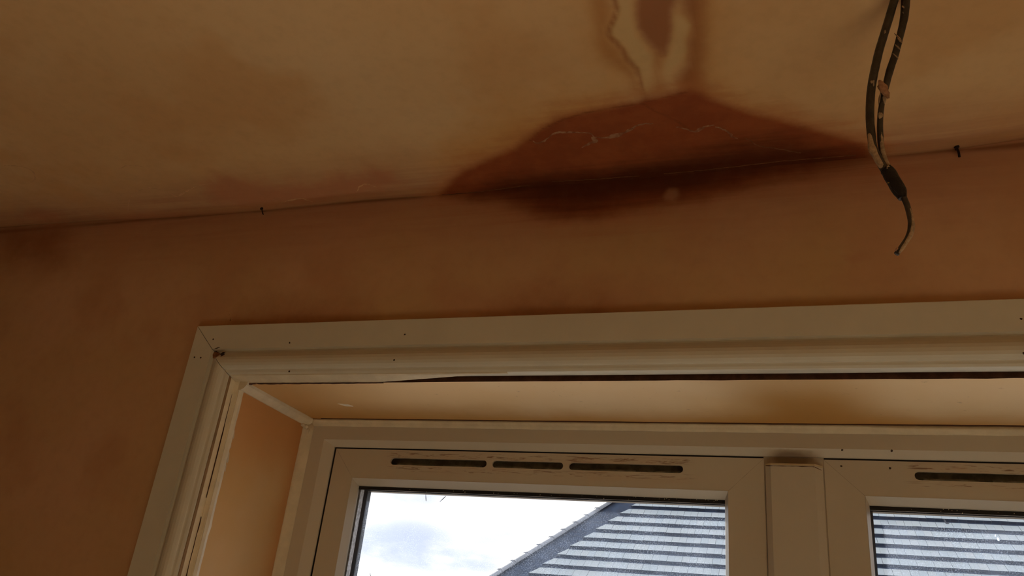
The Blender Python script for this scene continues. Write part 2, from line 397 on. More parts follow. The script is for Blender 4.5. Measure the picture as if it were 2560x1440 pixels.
def plaster(name, ceiling):
    m_, t, b = material(name)
    b.inputs['Roughness'].default_value = 0.82
    b.inputs['Specular IOR Level'].default_value = 0.12
    g = t.node('ShaderNodeNewGeometry')
    pos = g.outputs['Position']
    px, py, pz = t.sep(pos)[0:3]
    big = t.noise(pos, 2.2, 3.0, 0.5)
    mid = t.noise(t.vmath('ADD', pos, (3.1, 1.7, 0.4)), 6.0, 4.0, 0.5)
    fine = t.noise(pos, 55.0, 5.0, 0.6)
    streak = t.noise(t.scale(pos, (4.0, 60.0, 60.0)), 1.0, 4.0, 0.6, dist=0.6)
    A, B2, C2 = (CEIL_A, CEIL_B, CEIL_C) if ceiling else (WALL_A, WALL_B, WALL_C)
    col = t.mix(t.ramp(big, 0.36, 0.64), A, B2)
    col = t.mix(t.math('MULTIPLY', t.ramp(mid, 0.46, 0.68), 0.8), col, C2)
    # trowelled streaks along the corner between wall and ceiling
    edge = py if ceiling else t.math('SUBTRACT', pz, 2.39)
    edge = t.math('ABSOLUTE', edge)
    near = t.ramp(t.math('ADD', edge, t.math('MULTIPLY', t.math('SUBTRACT', mid, 0.5), 0.16)), 0.15, 0.0)
    col = t.mix(t.math('MULTIPLY', near, t.ramp(streak, 0.25, 0.75, 0.55, 1.0)), col, EDGE_C if ceiling else EDGE_W)
    joint = t.math('MULTIPLY', t.ramp(t.math('ADD', edge, t.math('MULTIPLY', t.math('SUBTRACT', streak, 0.5), 0.016)), 0.007, 0.0),
                   t.ramp(mid, 0.3, 0.6, 0.2, 0.65))
    col = t.mix(joint, col, (0.16, 0.055, 0.028))

    wob1 = t.math('SUBTRACT', t.noise(pos, 16.0, 6.0, 0.65), 0.5)
    wob2 = t.math('SUBTRACT', t.noise(pos, 70.0, 5.0, 0.6), 0.5)
    wob = t.math('MULTIPLY_ADD', wob1, 0.022, t.math('MULTIPLY', wob2, 0.008))
    sw = t.math('MULTIPLY', t.math('SUBTRACT', streak, 0.5), 0.05)

    def layer(name, a, c, lo, hi, amt=1.0, wamt=1.0):
        d = t.math('MULTIPLY_ADD', wob, wamt, t.attr(name))
        return t.mix(t.math('MULTIPLY', t.ramp(d, lo, hi), amt), c, a)

    if ceiling:
        col = layer('halo', STAIN_HALO, col, -0.05, 0.06, 0.9, 2.5)
        col = layer('neck_soft', (0.52, 0.25, 0.085), col, -0.012, 0.016, 0.85, 0.6)
        col = layer('pink', (0.56, 0.25, 0.14), col, -0.022, 0.026, 0.75, 2.2)
        col = layer('neck_dark', (0.34, 0.125, 0.055), col, -0.006, 0.010, 0.85, 0.5)
        col = layer('neck_band', (0.33, 0.115, 0.045), col, -0.010, 0.020, 0.85, 0.5)
        col = layer('neck_pale', CEIL_PALE, col, -0.004, 0.006, 0.85, 0.3)
        col = layer('neck_line', (0.34, 0.125, 0.04), col, -0.0065, 0.0015, 0.7, 0.45)
    else:
        col = layer('pink', (0.32, 0.12, 0.055), col, -0.05, 0.045, 0.8, 3.0)
    tone = t.mix(t.ramp(t.noise(pos, 22.0, 5.0, 0.65), 0.35, 0.65), STAIN_A, STAIN_B)
    d = t.math('MULTIPLY_ADD', wob, 0.7, t.attr('stain'))
    fr = t.math('MULTIPLY', t.ramp(t.math('ADD', t.math('MULTIPLY_ADD', wob, 2.2, t.attr('stain')), sw), -0.045, 0.004), 0.6)
    col = t.mix(fr, col, (0.54, 0.225, 0.085) if ceiling else (0.48, 0.21, 0.105))
    fade = t.ramp(d, -0.012, 0.010) if ceiling else t.ramp(d, -0.016, 0.020)
    col = t.mix(fade, col, tone)
    d = t.math('ADD', t.math('MULTIPLY_ADD', wob, 0.8, t.attr('stain_core')), sw)
    col = t.mix(t.math('MULTIPLY', t.ramp(d, -0.03, 0.035), 0.95), col, STAIN_CORE)
    if ceiling:
        col = layer('crease', (0.16, 0.05, 0.02), col, -0.003, 0.0, 0.45, 0.2)
    else:
        col = layer('pale', (0.50, 0.27, 0.155), col, -0.004, 0.006, 0.55, 0.3)
        col = layer('crack', (0.03, 0.01, 0.006), col, -0.0022, -0.0006, 0.9, 0.12)
    # trowel mottling
    col = t.mix(t.math('MULTIPLY', t.ramp(fine, 0.4, 0.75), 0.09), col, (0.28, 0.14, 0.07))
    t.put(b.inputs['Base Color'], col)
    bn = t.node('ShaderNodeBump')
    bn.inputs['Strength'].default_value = 0.22
    bn.inputs['Distance'].default_value = 0.004
    h = t.math('ADD', t.math('MULTIPLY', mid, 0.8), t.math('MULTIPLY_ADD', fine, 0.25, t.math('MULTIPLY', t.math('MULTIPLY', streak, near), 0.7)))
    t.put(bn.inputs['Height'], h)
    t.l.new(bn.outputs[0], b.inputs['Normal'])
    return m_


M_CEIL = plaster('ceiling_plaster', True)
M_WALL = plaster('wall_plaster', False)
M_ROOM = simple('bare_pink_plaster', ROOM_COL, 0.85, 0.15, 3.0)
M_SIDE = simple('bounce_cutting_plaster', (0.20, 0.10, 0.055), 0.9, 0.2, 3.0)  # unseen left wall: set close and coloured dark to cut bounce light
M_FLOOR = simple('floorboards', FLOOR_COL, 0.6, 0.3, 3.0, stretch=(8, 0.6, 1))
M_TRIM = simple('white_gloss_trim', TRIM_COL, 0.42, 0.05, 9.0, 0.12, 60.0)
M_UPVC = simple('white_plastic_frame', UPVC_COL, 0.38, 0.03, 6.0)
M_CAULK = simple('white_caulk', CAULK_COL, 0.5, 0.10, 40.0, 0.4, 120.0)
M_EDGE = simple('brown_moulding_edge', (0.34, 0.22, 0.12), 0.7, 0.2, 40.0)
M_BEAD = simple('pale_plastic_bead', (0.86, 0.80, 0.66), 0.35, 0.08, 60.0)
M_SHADE_CRACK = simple('raw_edge_shade_and_cracks', (0.10, 0.042, 0.024), 0.9, 0.4, 80.0)
M_BLACK = simple('black_rubber', (0.012, 0.013, 0.016), 0.5)
M_GAP = simple('dark_joint', (0.015, 0.012, 0.012), 0.8)
M_CREASE = simple('weld_line', (0.47, 0.42, 0.35), 0.7, 0.3, 60.0)
M_HOLE = simple('screw_hole_dark', (0.05, 0.03, 0.02), 0.7)
M_CHIP = simple('bare_brown_filler', (0.33, 0.16, 0.085), 0.9, 0.3, 120.0, 0.6, 300.0)
M_SPACER = simple('grey_dusty_spacer', (0.52, 0.56, 0.64), 0.6, 0.5, 160.0)
M_CABLE = simple('black_cable_sheath', (0.030, 0.024, 0.020), 0.45, 0.0, 60.0, 0.3, 300.0, col2=(0.065, 0.05, 0.04))
M_TAPE = simple('black_tape', (0.022, 0.020, 0.019), 0.35, 0.3, 200.0, 0.7, 350.0, spec=0.15)
M_SMEAR = simple('dried_plaster_smear', (0.50, 0.36, 0.23), 0.9, 0.35, 250.0, 0.6, 500.0)
M_PINKSMEAR = simple('pink_plaster_lump', (0.46, 0.26, 0.16), 0.9, 0.3, 250.0, 0.6, 500.0)
M_RUST = simple('black_nail', (0.012, 0.006, 0.005), 0.6)
M_LINE = simple('faint_trowel_line', (0.22, 0.085, 0.038), 0.95, 0.35, 90.0)
M_SALT = simple('pale_salt_bloom', (0.42, 0.235, 0.135), 0.95, 0.35, 110.0, 0.6, 500.0, col2=(0.25, 0.09, 0.045))
M_VENTPL = simple('grey_vent_plastic', (0.30, 0.31, 0.285), 0.5, 0.4, 60.0)


def board(name, A, B2, C2):
    """painted reveal board with tea-coloured damp marks"""
    m_, t, b = material(name)
    b.inputs['Roughness'].default_value = 0.55
    g = t.node('ShaderNodeNewGeometry')
    pos = g.outputs['Position']
    px, py, pz = t.sep(pos)[0:3]
    n = t.noise(pos, 4.5, 4.0, 0.55)
    n2 = t.noise(pos, 90.0, 4.0, 0.6)
    col = t.mix(t.ramp(n, 0.35, 0.68), A, B2)
    return m_, t, b, pos, px, py, pz, n, n2, col


M_SOFFIT, t, b, pos, px, py, pz, n, n2, col = board('soffit_paint', SOF_A, SOF_B, None)
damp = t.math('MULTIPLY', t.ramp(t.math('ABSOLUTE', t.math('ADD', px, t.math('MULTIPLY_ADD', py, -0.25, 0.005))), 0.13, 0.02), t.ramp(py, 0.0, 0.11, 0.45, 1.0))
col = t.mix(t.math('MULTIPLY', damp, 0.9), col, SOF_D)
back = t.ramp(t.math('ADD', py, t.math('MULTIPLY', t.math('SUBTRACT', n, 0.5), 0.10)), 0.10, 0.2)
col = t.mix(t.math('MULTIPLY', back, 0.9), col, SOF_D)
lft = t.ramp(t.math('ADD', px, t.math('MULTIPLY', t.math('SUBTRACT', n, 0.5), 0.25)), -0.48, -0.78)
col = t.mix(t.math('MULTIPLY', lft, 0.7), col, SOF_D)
col = t.mix(t.math('MULTIPLY', t.ramp(n2, 0.66, 0.74), 0.3), col, (0.3, 0.16, 0.08))
t.put(b.inputs['Base Color'], col)

M_JAMB, t, b, pos, px, py, pz, n, n2, col = board('jamb_paint', JAMB_A, JAMB_B, None)
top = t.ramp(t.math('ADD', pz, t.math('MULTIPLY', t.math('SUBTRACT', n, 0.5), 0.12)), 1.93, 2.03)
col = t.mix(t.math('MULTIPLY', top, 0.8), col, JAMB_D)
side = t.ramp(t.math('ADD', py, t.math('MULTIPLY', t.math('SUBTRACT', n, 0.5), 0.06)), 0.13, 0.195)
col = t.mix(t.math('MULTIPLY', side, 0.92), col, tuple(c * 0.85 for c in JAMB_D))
t.put(b.inputs['Base Color'], col)


def sash_material():
    """white plastic with scraped sealant and dirt round the vent slots"""
    m_, t, b = material('white_plastic_sash')
    b.inputs['Roughness'].default_value = 0.4
    g = t.node('ShaderNodeNewGeometry')
    pos = g.outputs['Position']
    px, py, pz = t.sep(pos)[0:3]
    n = t.noise(pos, 5.0, 3.0)
    col = t.mix(t.ramp(n, 0.35, 0.7), UPVC_COL, tuple(c * k for c, k in zip(UPVC_COL, (0.95, 0.93, 0.9))))
    s1 = t.noise(t.scale(pos, (30.0, 60.0, 420.0)), 1.0, 4.0, 0.65, dist=0.8)
    lines = t.math('MAXIMUM', t.ramp(t.math('ABSOLUTE', t.math('SUBTRACT', pz, 2.0255)), 0.007, 0.002),
                   t.math('MULTIPLY', t.ramp(t.math('ABSOLUTE', t.math('SUBTRACT', pz, 2.0030)), 0.006, 0.0015), 0.8))
    ax = t.math('ABSOLUTE', t.math('SUBTRACT', t.math('ABSOLUTE', t.math('ADD', px, -0.004)), 0.395))
    inx = t.ramp(ax, 0.262, 0.235)
    mk = t.math('MULTIPLY', t.math('MULTIPLY', lines, inx), t.ramp(s1, 0.52, 0.60))
    col = t.mix(t.math('MULTIPLY', mk, 0.85), col, (0.17, 0.085, 0.05))
    haze = t.math('MULTIPLY', t.math('MULTIPLY', inx, t.ramp(t.math('ABSOLUTE', t.math('SUBTRACT', pz, 2.014)), 0.03, 0.008)), t.ramp(t.noise(t.scale(pos, (9, 9, 60)), 1.0, 3.0), 0.4, 0.7))
    col = t.mix(t.math('MULTIPLY', haze, 0.35), col, (0.55, 0.36, 0.24))
    # grubby finger marks at the weld corners next to the mullion
    t.put(b.inputs['Base Color'], col)
    return m_


M_SASH = sash_material()


def frame_material():
    m_, t, b = material('white_plastic_outer_frame')
    b.inputs['Roughness'].default_value = 0.4
    g = t.node('ShaderNodeNewGeometry')
    pos = g.outputs['Position']
    n = t.noise(pos, 30.0, 4.0)
    # darker patch above the mullion
    d = t.vmath('LENGTH', t.vmath('DIVIDE', t.vmath('SUBTRACT', pos, (0.0, 0.21, 2.034)), (0.042, 0.08, 0.014)), out=1)
    k = t.math('MULTIPLY', t.ramp(t.math('ADD', d, t.math('MULTIPLY', t.math('SUBTRACT', n, 0.5), 0.7)), 1.05, 0.4), 0.72)
    t.put(b.inputs['Base Color'], t.mix(k, UPVC_COL, (0.16, 0.10, 0.07)))
    return m_


M_FRAME = frame_material()


def glass_material():
    m_ = bpy.data.materials.new('dusty_window_glass')
    m_.use_nodes = True
    t = NT(m_.node_tree)
    t.n.clear()
    g = t.node('ShaderNodeNewGeometry')
    pos = g.outputs['Position']
    tr = t.node('ShaderNodeBsdfTransparent')
    gl = t.node('ShaderNodeBsdfGlossy')
    gl.inputs['Roughness'].default_value = 0.02
    fr = t.node('ShaderNodeFresnel')
    fr.inputs['IOR'].default_value = 1.3
    mx = t.node('ShaderNodeMixShader')
    t.put(mx.inputs[0], fr.outputs[0])
    t.l.new(tr.outputs[0], mx.inputs[1])
    t.l.new(gl.outputs[0], mx.inputs[2])
    # dried splashes: fine grains, thicker here and there
    vor = t.node('ShaderNodeTexVoronoi', feature='DISTANCE_TO_EDGE')
    t.put(vor.inputs['Vector'], t.vmath('ADD', pos, t.vmath('SCALE', t.noise(pos, 260.0, 3.0, out=1), (1, 1, 1))))
    vor.inputs['Scale'].default_value = 330.0
    f1 = t.noise(pos, 620.0, 3.0, 0.7)
    patch = t.noise(pos, 22.0, 4.0, 0.6)
    grains = t.math('MULTIPLY', t.ramp(f1, 0.51, 0.63), t.ramp(patch, 0.3, 0.6, 0.35, 1.0))
    film = t.ramp(t.noise(pos, 9.0, 4.0), 0.35, 0.75, GLASS_FILM * 0.5, GLASS_FILM * 1.5)
    dirt = t.math('MAXIMUM', t.math('MULTIPLY', grains, GLASS_GRAIN), film)
    tl = t.node('ShaderNodeBsdfTranslucent')
    tl.inputs['Color'].default_value = (0.62, 0.72, 0.95, 1)
    m2 = t.node('ShaderNodeMixShader')
    t.put(m2.inputs[0], dirt)
    t.l.new(mx.outputs[0], m2.inputs[1])
    t.l.new(tl.outputs[0], m2.inputs[2])
    o = t.node('ShaderNodeOutputMaterial')
    t.l.new(m2.outputs[0], o.inputs[0])
    return m_


M_GLASS = glass_material()

# ---------------------------------------------------------------- the room shell
WX = [p[0] for p in WOB]
WZ = [p[1] for p in WOB]


def corner_height(x):
    return np.interp(x, [-2.0] + WX + [0.6, 1.8], [2.398] + WZ + [2.395, 2.392])


def sdf(P, poly, closed=True):
    """signed distance of points to a polygon (positive inside) or minus the distance to a polyline"""
    P = np.asarray(P, float)
    Q = np.asarray(poly, float)
    n = len(Q)
    d = np.full(len(P), 1e9)
    ins = np.zeros(len(P), bool)
    for i in range(n if closed else n - 1):
        a, b_ = Q[i], Q[(i + 1) % n]
        e = b_ - a
        v = P - a
        tt = np.clip((v @ e) / max(e @ e, 1e-12), 0, 1)
        d = np.minimum(d, np.hypot(*(v - tt[:, None] * e).T))
        if closed:
            c = (a[1] <= P[:, 1]) != (b_[1] <= P[:, 1])
            with np.errstate(divide='ignore', invalid='ignore'):
                xi = a[0] + (P[:, 1] - a[1]) * (e[0] / (e[1] if abs(e[1]) > 1e-12 else 1e-12))
            ins ^= c & (P[:, 0] < xi)
    return np.where(ins, d, -d)


def steps(*segs):
    out = []
    for a, b_, s in segs:
        n = max(1, round((b_ - a) / s))
        out += [a + (b_ - a) * i / n for i in range(n)]
    out.append(segs[-1][1])
    return np.array(out)


def grid_mesh(name, U, V, pt, skip=None, extra=None):
    """grid of quads; pt(u, v) -> (n, 3) array; extra quads are lists of four points"""
    uu, vv = np.meshgrid(U, V, indexing='ij')
    co = pt(uu.ravel(), vv.ravel())
    nu, nv = len(U), len(V)
    i, j = np.meshgrid(np.arange(nu - 1), np.arange(nv - 1), indexing='ij')
    i, j = i.ravel(), j.ravel()
    if skip is not None:
        um, vm = (U[i] + U[i + 1]) / 2, (V[j] + V[j + 1]) / 2
        k = ~skip(um, vm)
        i, j = i[k], j[k]
    q = np.stack([i * nv + j, (i + 1) * nv + j, (i + 1) * nv + j + 1, i * nv + j + 1], 1)
    verts = co.tolist()
    faces = q.tolist()
    for quad in extra or []:
        s = len(verts)
        verts += [list(p) for p in quad]
        faces.append([s, s + 1, s + 2, s + 3])
    me = bpy.data.meshes.new(name)
    me.from_pydata(verts, [], faces)
    me.update()
    return me


def set_attr(me, name, val, fill=-1.0):
    a = me.attributes.new(name, 'FLOAT', 'POINT')
    full = np.full(len(me.vertices), fill, dtype=np.float32)
    full[:len(val)] = val
    a.data.foreach_set('value', full)


XL, XR, YB = -1.48, 1.70, -3.30
XS = steps((-1.9, -1.5, 0.1), (-1.5, -0.81, 0.005), (-0.81, 0.5, 0.005), (0.5, 0.81, 0.1), (0.81, 1.8, 0.1))
YS = steps((-3.4, -0.46, 0.2), (-0.46, 0.035, 0.004))
ZS = steps((0.0, 0.9, 0.3), (0.9, 2.1, 0.1), (2.1, 2.44, 0.005))


def ceiling_pt(x, y):
    ch = corner_height(x)
    z = 2.389 + (ch - 2.389) * np.exp(-(np.minimum(y, 0) / 0.16) ** 2)
    return np.stack([x, y, z], 1)


def wall_pt(x, z):
    return np.stack([x, np.zeros_like(x), z], 1)


def toward(poly, v):
    """carry a stain outline that ends in the corner on past the corner"""
    return poly + [(poly[-1][0], v), (poly[0][0], v)]


# ceiling
me = grid_mesh('ceiling', XS, YS, ceiling_pt)
cc = np.array([v.co[:2] for v in me.vertices])
set_attr(me, 'stain', sdf(cc, toward(MAIN_C, 0.08)))
set_attr(me, 'stain_core', sdf(cc, toward(CORE_C, 0.08)))
set_attr(me, 'halo', sdf(cc, toward(HALO, 0.08)))
set_attr(me, 'neck_dark', sdf(cc, CD))
set_attr(me, 'neck_band', sdf(cc, RB))
set_attr(me, 'neck_soft', np.max([sdf(cc, NS1), sdf(cc, NS2), sdf(cc, NS3)], 0))
set_attr(me, 'neck_pale', np.maximum(sdf(cc, LL), sdf(cc, LR)))
set_attr(me, 'neck_line', sdf(cc, LE, False))
set_attr(me, 'crease', np.maximum(sdf(cc, K1, False), sdf(cc, K2, False)))
set_attr(me, 'pink', np.max([sdf(cc, p) for p in PK], 0))
ceiling = obj('ceiling', me, None, M_CEIL, True, 'bare brown plaster ceiling with a dark damp stain by the window wall', 'ceiling', kind='structure')

# window wall
hole = lambda x, z: (np.abs(x) < 0.81) & (z > 0.9) & (z < 2.1)
OX, OZ0, OZ1, TH = 0.81, 0.90, 2.10, 0.30
ext = [[(-OX, 0, OZ0), (-OX, TH, OZ0), (-OX, TH, OZ1), (-OX, 0, OZ1)], [(OX, 0, OZ0), (OX, 0, OZ1), (OX, TH, OZ1), (OX, TH, OZ0)],
       [(-OX, 0, OZ1), (-OX, TH, OZ1), (OX, TH, OZ1), (OX, 0, OZ1)], [(-OX, 0, OZ0), (OX, 0, OZ0), (OX, TH, OZ0), (-OX, TH, OZ0)],
       [(-1.9, TH, 0), (-1.9, TH, 2.44), (-OX, TH, 2.44), (-OX, TH, 0)], [(OX, TH, 0), (OX, TH, 2.44), (1.8, TH, 2.44), (1.8, TH, 0)],
       [(-OX, TH, 0), (-OX, TH, OZ0), (OX, TH, OZ0), (OX, TH, 0)], [(-OX, TH, OZ1), (-OX, TH, 2.44), (OX, TH, 2.44), (OX, TH, OZ1)]]
me = grid_mesh('wall_front', XS, ZS, wall_pt, hole, ext)
cw = np.array([(v.co[0], v.co[2]) for v in me.vertices])
set_attr(me, 'stain', sdf(cw, toward(MAIN_W, 2.48)))
set_attr(me, 'stain_core', sdf(cw, toward(CORE_W, 2.48)))
set_attr(me, 'pink', np.max([sdf(cw, p) for p in WS], 0))
set_attr(me, 'pale', np.max([sdf(cw, p) for p in WL], 0))
set_attr(me, 'crack', sdf(cw, WCR, False))
wall_front = obj('wall_front', me, None, M_WALL, True, 'bare pink-brown plastered wall around the white window', 'wall', kind='structure')

for nm, a, b_, mt, lb, ct in (('wall_left', (XL - 0.1, YB, 0), (XL, 0, 2.42), M_SIDE, 'dark plastered side wall at the far left, unseen, cutting bounce light', 'wall'),
                              ('wall_right', (XR, YB, 0), (XR + 0.08, 0, 2.42), M_ROOM, 'bare plastered side wall at the right of the room', 'wall'),
                              ('wall_back', (XL - 0.1, YB - 0.08, 0), (XR + 0.08, YB, 2.42), M_ROOM, 'bare plastered wall opposite the window', 'wall'),
                              ('floor', (XL - 0.1, YB - 0.08, -0.1), (XR + 0.08, TH, 0), M_FLOOR, 'timber boarded floor of the room', 'floor')):
    bm = bmesh.new()
    box(bm, a, b_)
    obj(nm, bm, None, mt, False, lb, ct, kind='structure')

# crusts of salt along the old tide marks on the damp ceiling: thin raised ribbons
def ribbon(bm, path, width, lift=0.0012, seed=0.0):
    pts = smooth_path([(p[0], p[1], 0) for p in path], 10)
    n_ = len(pts)
    L, Rr = [], []
    for i, p in enumerate(pts):
        tt = (pts[min(i + 1, n_ - 1)] - pts[max(i - 1, 0)]).normalized()
        nn = Vector((-tt.y, tt.x, 0))
        f = math.sin(math.pi * (i + 0.4) / n_) ** 0.5
        k = 0.35 + 1.3 * abs(mnoise.noise(Vector((p.x * 60 + seed, p.y * 60, seed)))) * 1.6
        wd = width * f * k * 0.5
        wob_ = 0.0016 * mnoise.noise(Vector((p.x * 220, p.y * 220, seed + 5)))
        L.append(p + nn * (wd + wob_))
        Rr.append(p - nn * (wd - wob_))
    zc = lambda q, dz_: Vector((q.x, q.y, float(ceiling_pt(np.array([q.x]), np.array([q.y]))[0, 2]) - dz_))
    rings = [[zc(a, -0.0004), zc((a + b2) / 2, lift), zc(b2, -0.0004)] for a, b2 in zip(L, Rr)]
    sweep(bm, rings, close=False, caps=False)


for i, (path, wd) in enumerate(((E1, 0.0045), (E2, 0.010), (E3, 0.008), (E4, 0.006), (E5, 0.0018), (E6, 0.0014), (E7, 0.0018), (E8, 0.0014))):
    bm = bmesh.new()
    ribbon(bm, path, wd, seed=i * 3.7)
    obj('salt_bloom' if i < 4 else 'trowel_line', recalc(bm), ceiling, M_SALT if i < 4 else M_LINE, True, 'pale crust of salt on the damp stain' if i < 4 else None)
M_TIDE = simple('faint_tide_mark', (0.74, 0.47, 0.26), 0.9, 0.2, 160.0)
for i, path in enumerate((A1, A2, A3, A4, A5)):
    bm = bmesh.new()
    ribbon(bm, path, 0.006, 0.0004, seed=40 + i * 2.3)
    obj('tide_mark', recalc(bm), ceiling, M_TIDE, True, 'faint pale tide mark on the plaster')

# ---------------------------------------------------------------- architrave (mitred moulding round the opening)
AX, AZ, BOT = 0.8925, 2.1703, 0.86
# (distance in from the outer edge, height off the wall)
PROF = [(0.0, 0.0), (0.0, 0.0140), (0.0008, 0.0150), (0.0405, 0.0150), (0.0412, 0.0118), (0.0425, 0.0100), (0.0445, 0.0104), (0.0475, 0.0140), (0.0520, 0.0190),
        (0.0570, 0.0228), (0.0620, 0.0244), (0.0670, 0.0244), (0.0710, 0.0232), (0.0740, 0.0210), (0.0755, 0.0196), (0.0760, 0.0178), (0.0772, 0.0172),
        (0.0800, 0.0166), (0.0828, 0.0148), (0.0835, 0.0130), (0.0835, 0.0)]
MG = 0.0006


def arch_head():
    bm = bmesh.new()
    L = [(-AX + w_ + MG, -h, AZ - w_) for w_, h in PROF]
    Rr = [(AX - w_ - MG, -h, AZ - w_) for w_, h in PROF]
    sweep(bm, [L, Rr])
    return recalc(bm)


def arch_jamb(s):
    bm = bmesh.new()
    T = [(s * (AX - w_), -h, AZ - w_ - MG) for w_, h in PROF]
    B_ = [(s * (AX - w_ * 0.985 + 0.0015), -h, BOT) for w_, h in PROF]
    sweep(bm, [T, B_])
    return recalc(bm)


def hole_mark(parent, p, nrm=(0, -1, 0), r=0.0017, name='nail_hole', tail=0.0):
    """sunken pin: a dark dimple with a ragged lip"""
    bm = bmesh.new()
    nrm = Vector(nrm).normalized()
    u = nrm.cross(Vector((0.3, 0.2, 1))).normalized()
    v = nrm.cross(u)
    c = Vector(p)
    ring1, ring2 = [], []
    for k in range(9):
        an = 2 * math.pi * k / 9
        rr = r * (0.8 + 0.45 * random.random())
        d_ = u * math.cos(an) + v * math.sin(an)
        ring1.append(c + d_ * rr - nrm * 0.0003)
        ring2.append(c + d_ * rr * 0.6 + nrm * 0.0005)
    a = [bm.verts.new(q) for q in ring1]
    b2 = [bm.verts.new(q) for q in ring2]
    for k in range(9):
        bm.faces.new((a[k], a[(k + 1) % 9], b2[(k + 1) % 9], b2[k]))
    bm.faces.new(b2)
    return obj(name, recalc(bm), parent, M_HOLE)


trim_1 = obj('trim_1', arch_head(), None, M_TRIM, False, 'white moulded architrave board running across above the window', 'trim', kind='structure')
trim_2 = obj('trim_2', arch_jamb(-1), None, M_TRIM, False, 'white moulded upright architrave at the left of the window', 'trim', kind='structure')
trim_3 = obj('trim_3', arch_jamb(1), None, M_TRIM, False, 'white moulded upright architrave at the right end of the window', 'trim', kind='structure')
for p in PINS_A:
    hole_mark(trim_1, (p[0], -0.0152 if p[2] > 2.125 else -0.0245 if p[2] > 2.097 else -0.0178, p[2]), r=0.0015)
for p in PINS_J:
    hole_mark(trim_2, (p[0], -0.0152, p[2]), r=0.0014)
# knocked corner of the moulding, bare filler showing
bm = bmesh.new()
chip = [(-0.8490, -0.0118, 2.1270), (-0.842, -0.0142, 2.1250), (-0.8345, -0.0172, 2.1222), (-0.8300, -0.0205, 2.1190), (-0.8330, -0.0248, 2.1125),
        (-0.8375, -0.0252, 2.1110), (-0.8440, -0.0200, 2.1190)]
prism(bm, chip, (0, 0.006, 0))
obj('chipped_corner', recalc(bm), trim_1, M_CHIP, False, 'chipped mitre with brown filler showing')
for x0, z0, ln, an in ((-0.8285, 2.118, 0.007, 0.5), (-0.826, 2.1145, 0.006, 0.9), (-0.8255, 2.1205, 0.004, 0.2), (-0.8475, 2.130, 0.010, 0.25), (-0.846, 2.1265, 0.006, -0.3)):
    bm = bmesh.new()
    q = Vector((math.cos(an), 0, math.sin(an))) * ln
    r_ = Vector((-math.sin(an), 0, math.cos(an))) * 0.0006
    c = Vector((x0, -0.0230 if z0 < 2.122 else -0.0158, z0))
    prism(bm, [c - r_ * 0.3, c + q * 0.5 - r_, c + q, c + q * 0.5 + r_], (0, 0.004, 0))
    obj('nick', recalc(bm), trim_1, M_HOLE)

bm = bmesh.new()
box(bm, (-0.8094, -0.0126, BOT), (-0.8084, -0.0010, 2.0862))
obj('dark_inner_edge', recalc(bm), trim_2, M_EDGE)  # brown strip down the inner edge of the left upright

# ---------------------------------------------------------------- reveal boards, beads and caulk
SX, SZ, RY = 0.795, 2.0805, 0.2
bm = bmesh.new()
# front edge of the soffit board is raw and slightly ragged
front = [(-0.81 + 1.62 * i / 60) for i in range(61)]
rings = []
for x in front:
    r0 = 0.0055 + 0.0012 * mnoise.noise(Vector((x * 30, 1, 2)))
    z0 = SZ - 0.0012 * max(0, (-x - 0.45) / 0.35) + 0.0005 * mnoise.noise(Vector((x * 18, 5, 2)))
    zb = SZ - 0.0008 * math.cos(x * 3.0)
    rings.append([(x, r0, z0), (x, 0.21, zb), (x, 0.21, SZ + 0.012), (x, r0 + 0.001, SZ + 0.010)])
sweep(bm, rings)
recalc(bm)
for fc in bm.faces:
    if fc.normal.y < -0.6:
        fc.material_index = 1  # slot shade under the architrave painted onto the raw front edge
trim_4 = obj('trim_4', bm, None, [M_SOFFIT, M_SHADE_CRACK], False, 'buff painted soffit board over the window with tea-coloured damp marks', 'trim', kind='structure')
for s, nm, lb in ((-1, 'trim_5', 'orange-brown painted side board of the window recess at the left'), (1, 'trim_6', 'painted side board of the window recess at the right end')):
    bm = bmesh.new()
    box(bm, (min(s * SX, s * 0.812), 0.0105, 0.9), (max(s * SX, s * 0.812), 0.21, SZ + 0.004))
    obj(nm, recalc(bm), None, M_JAMB, False, lb, 'trim', kind='structure')

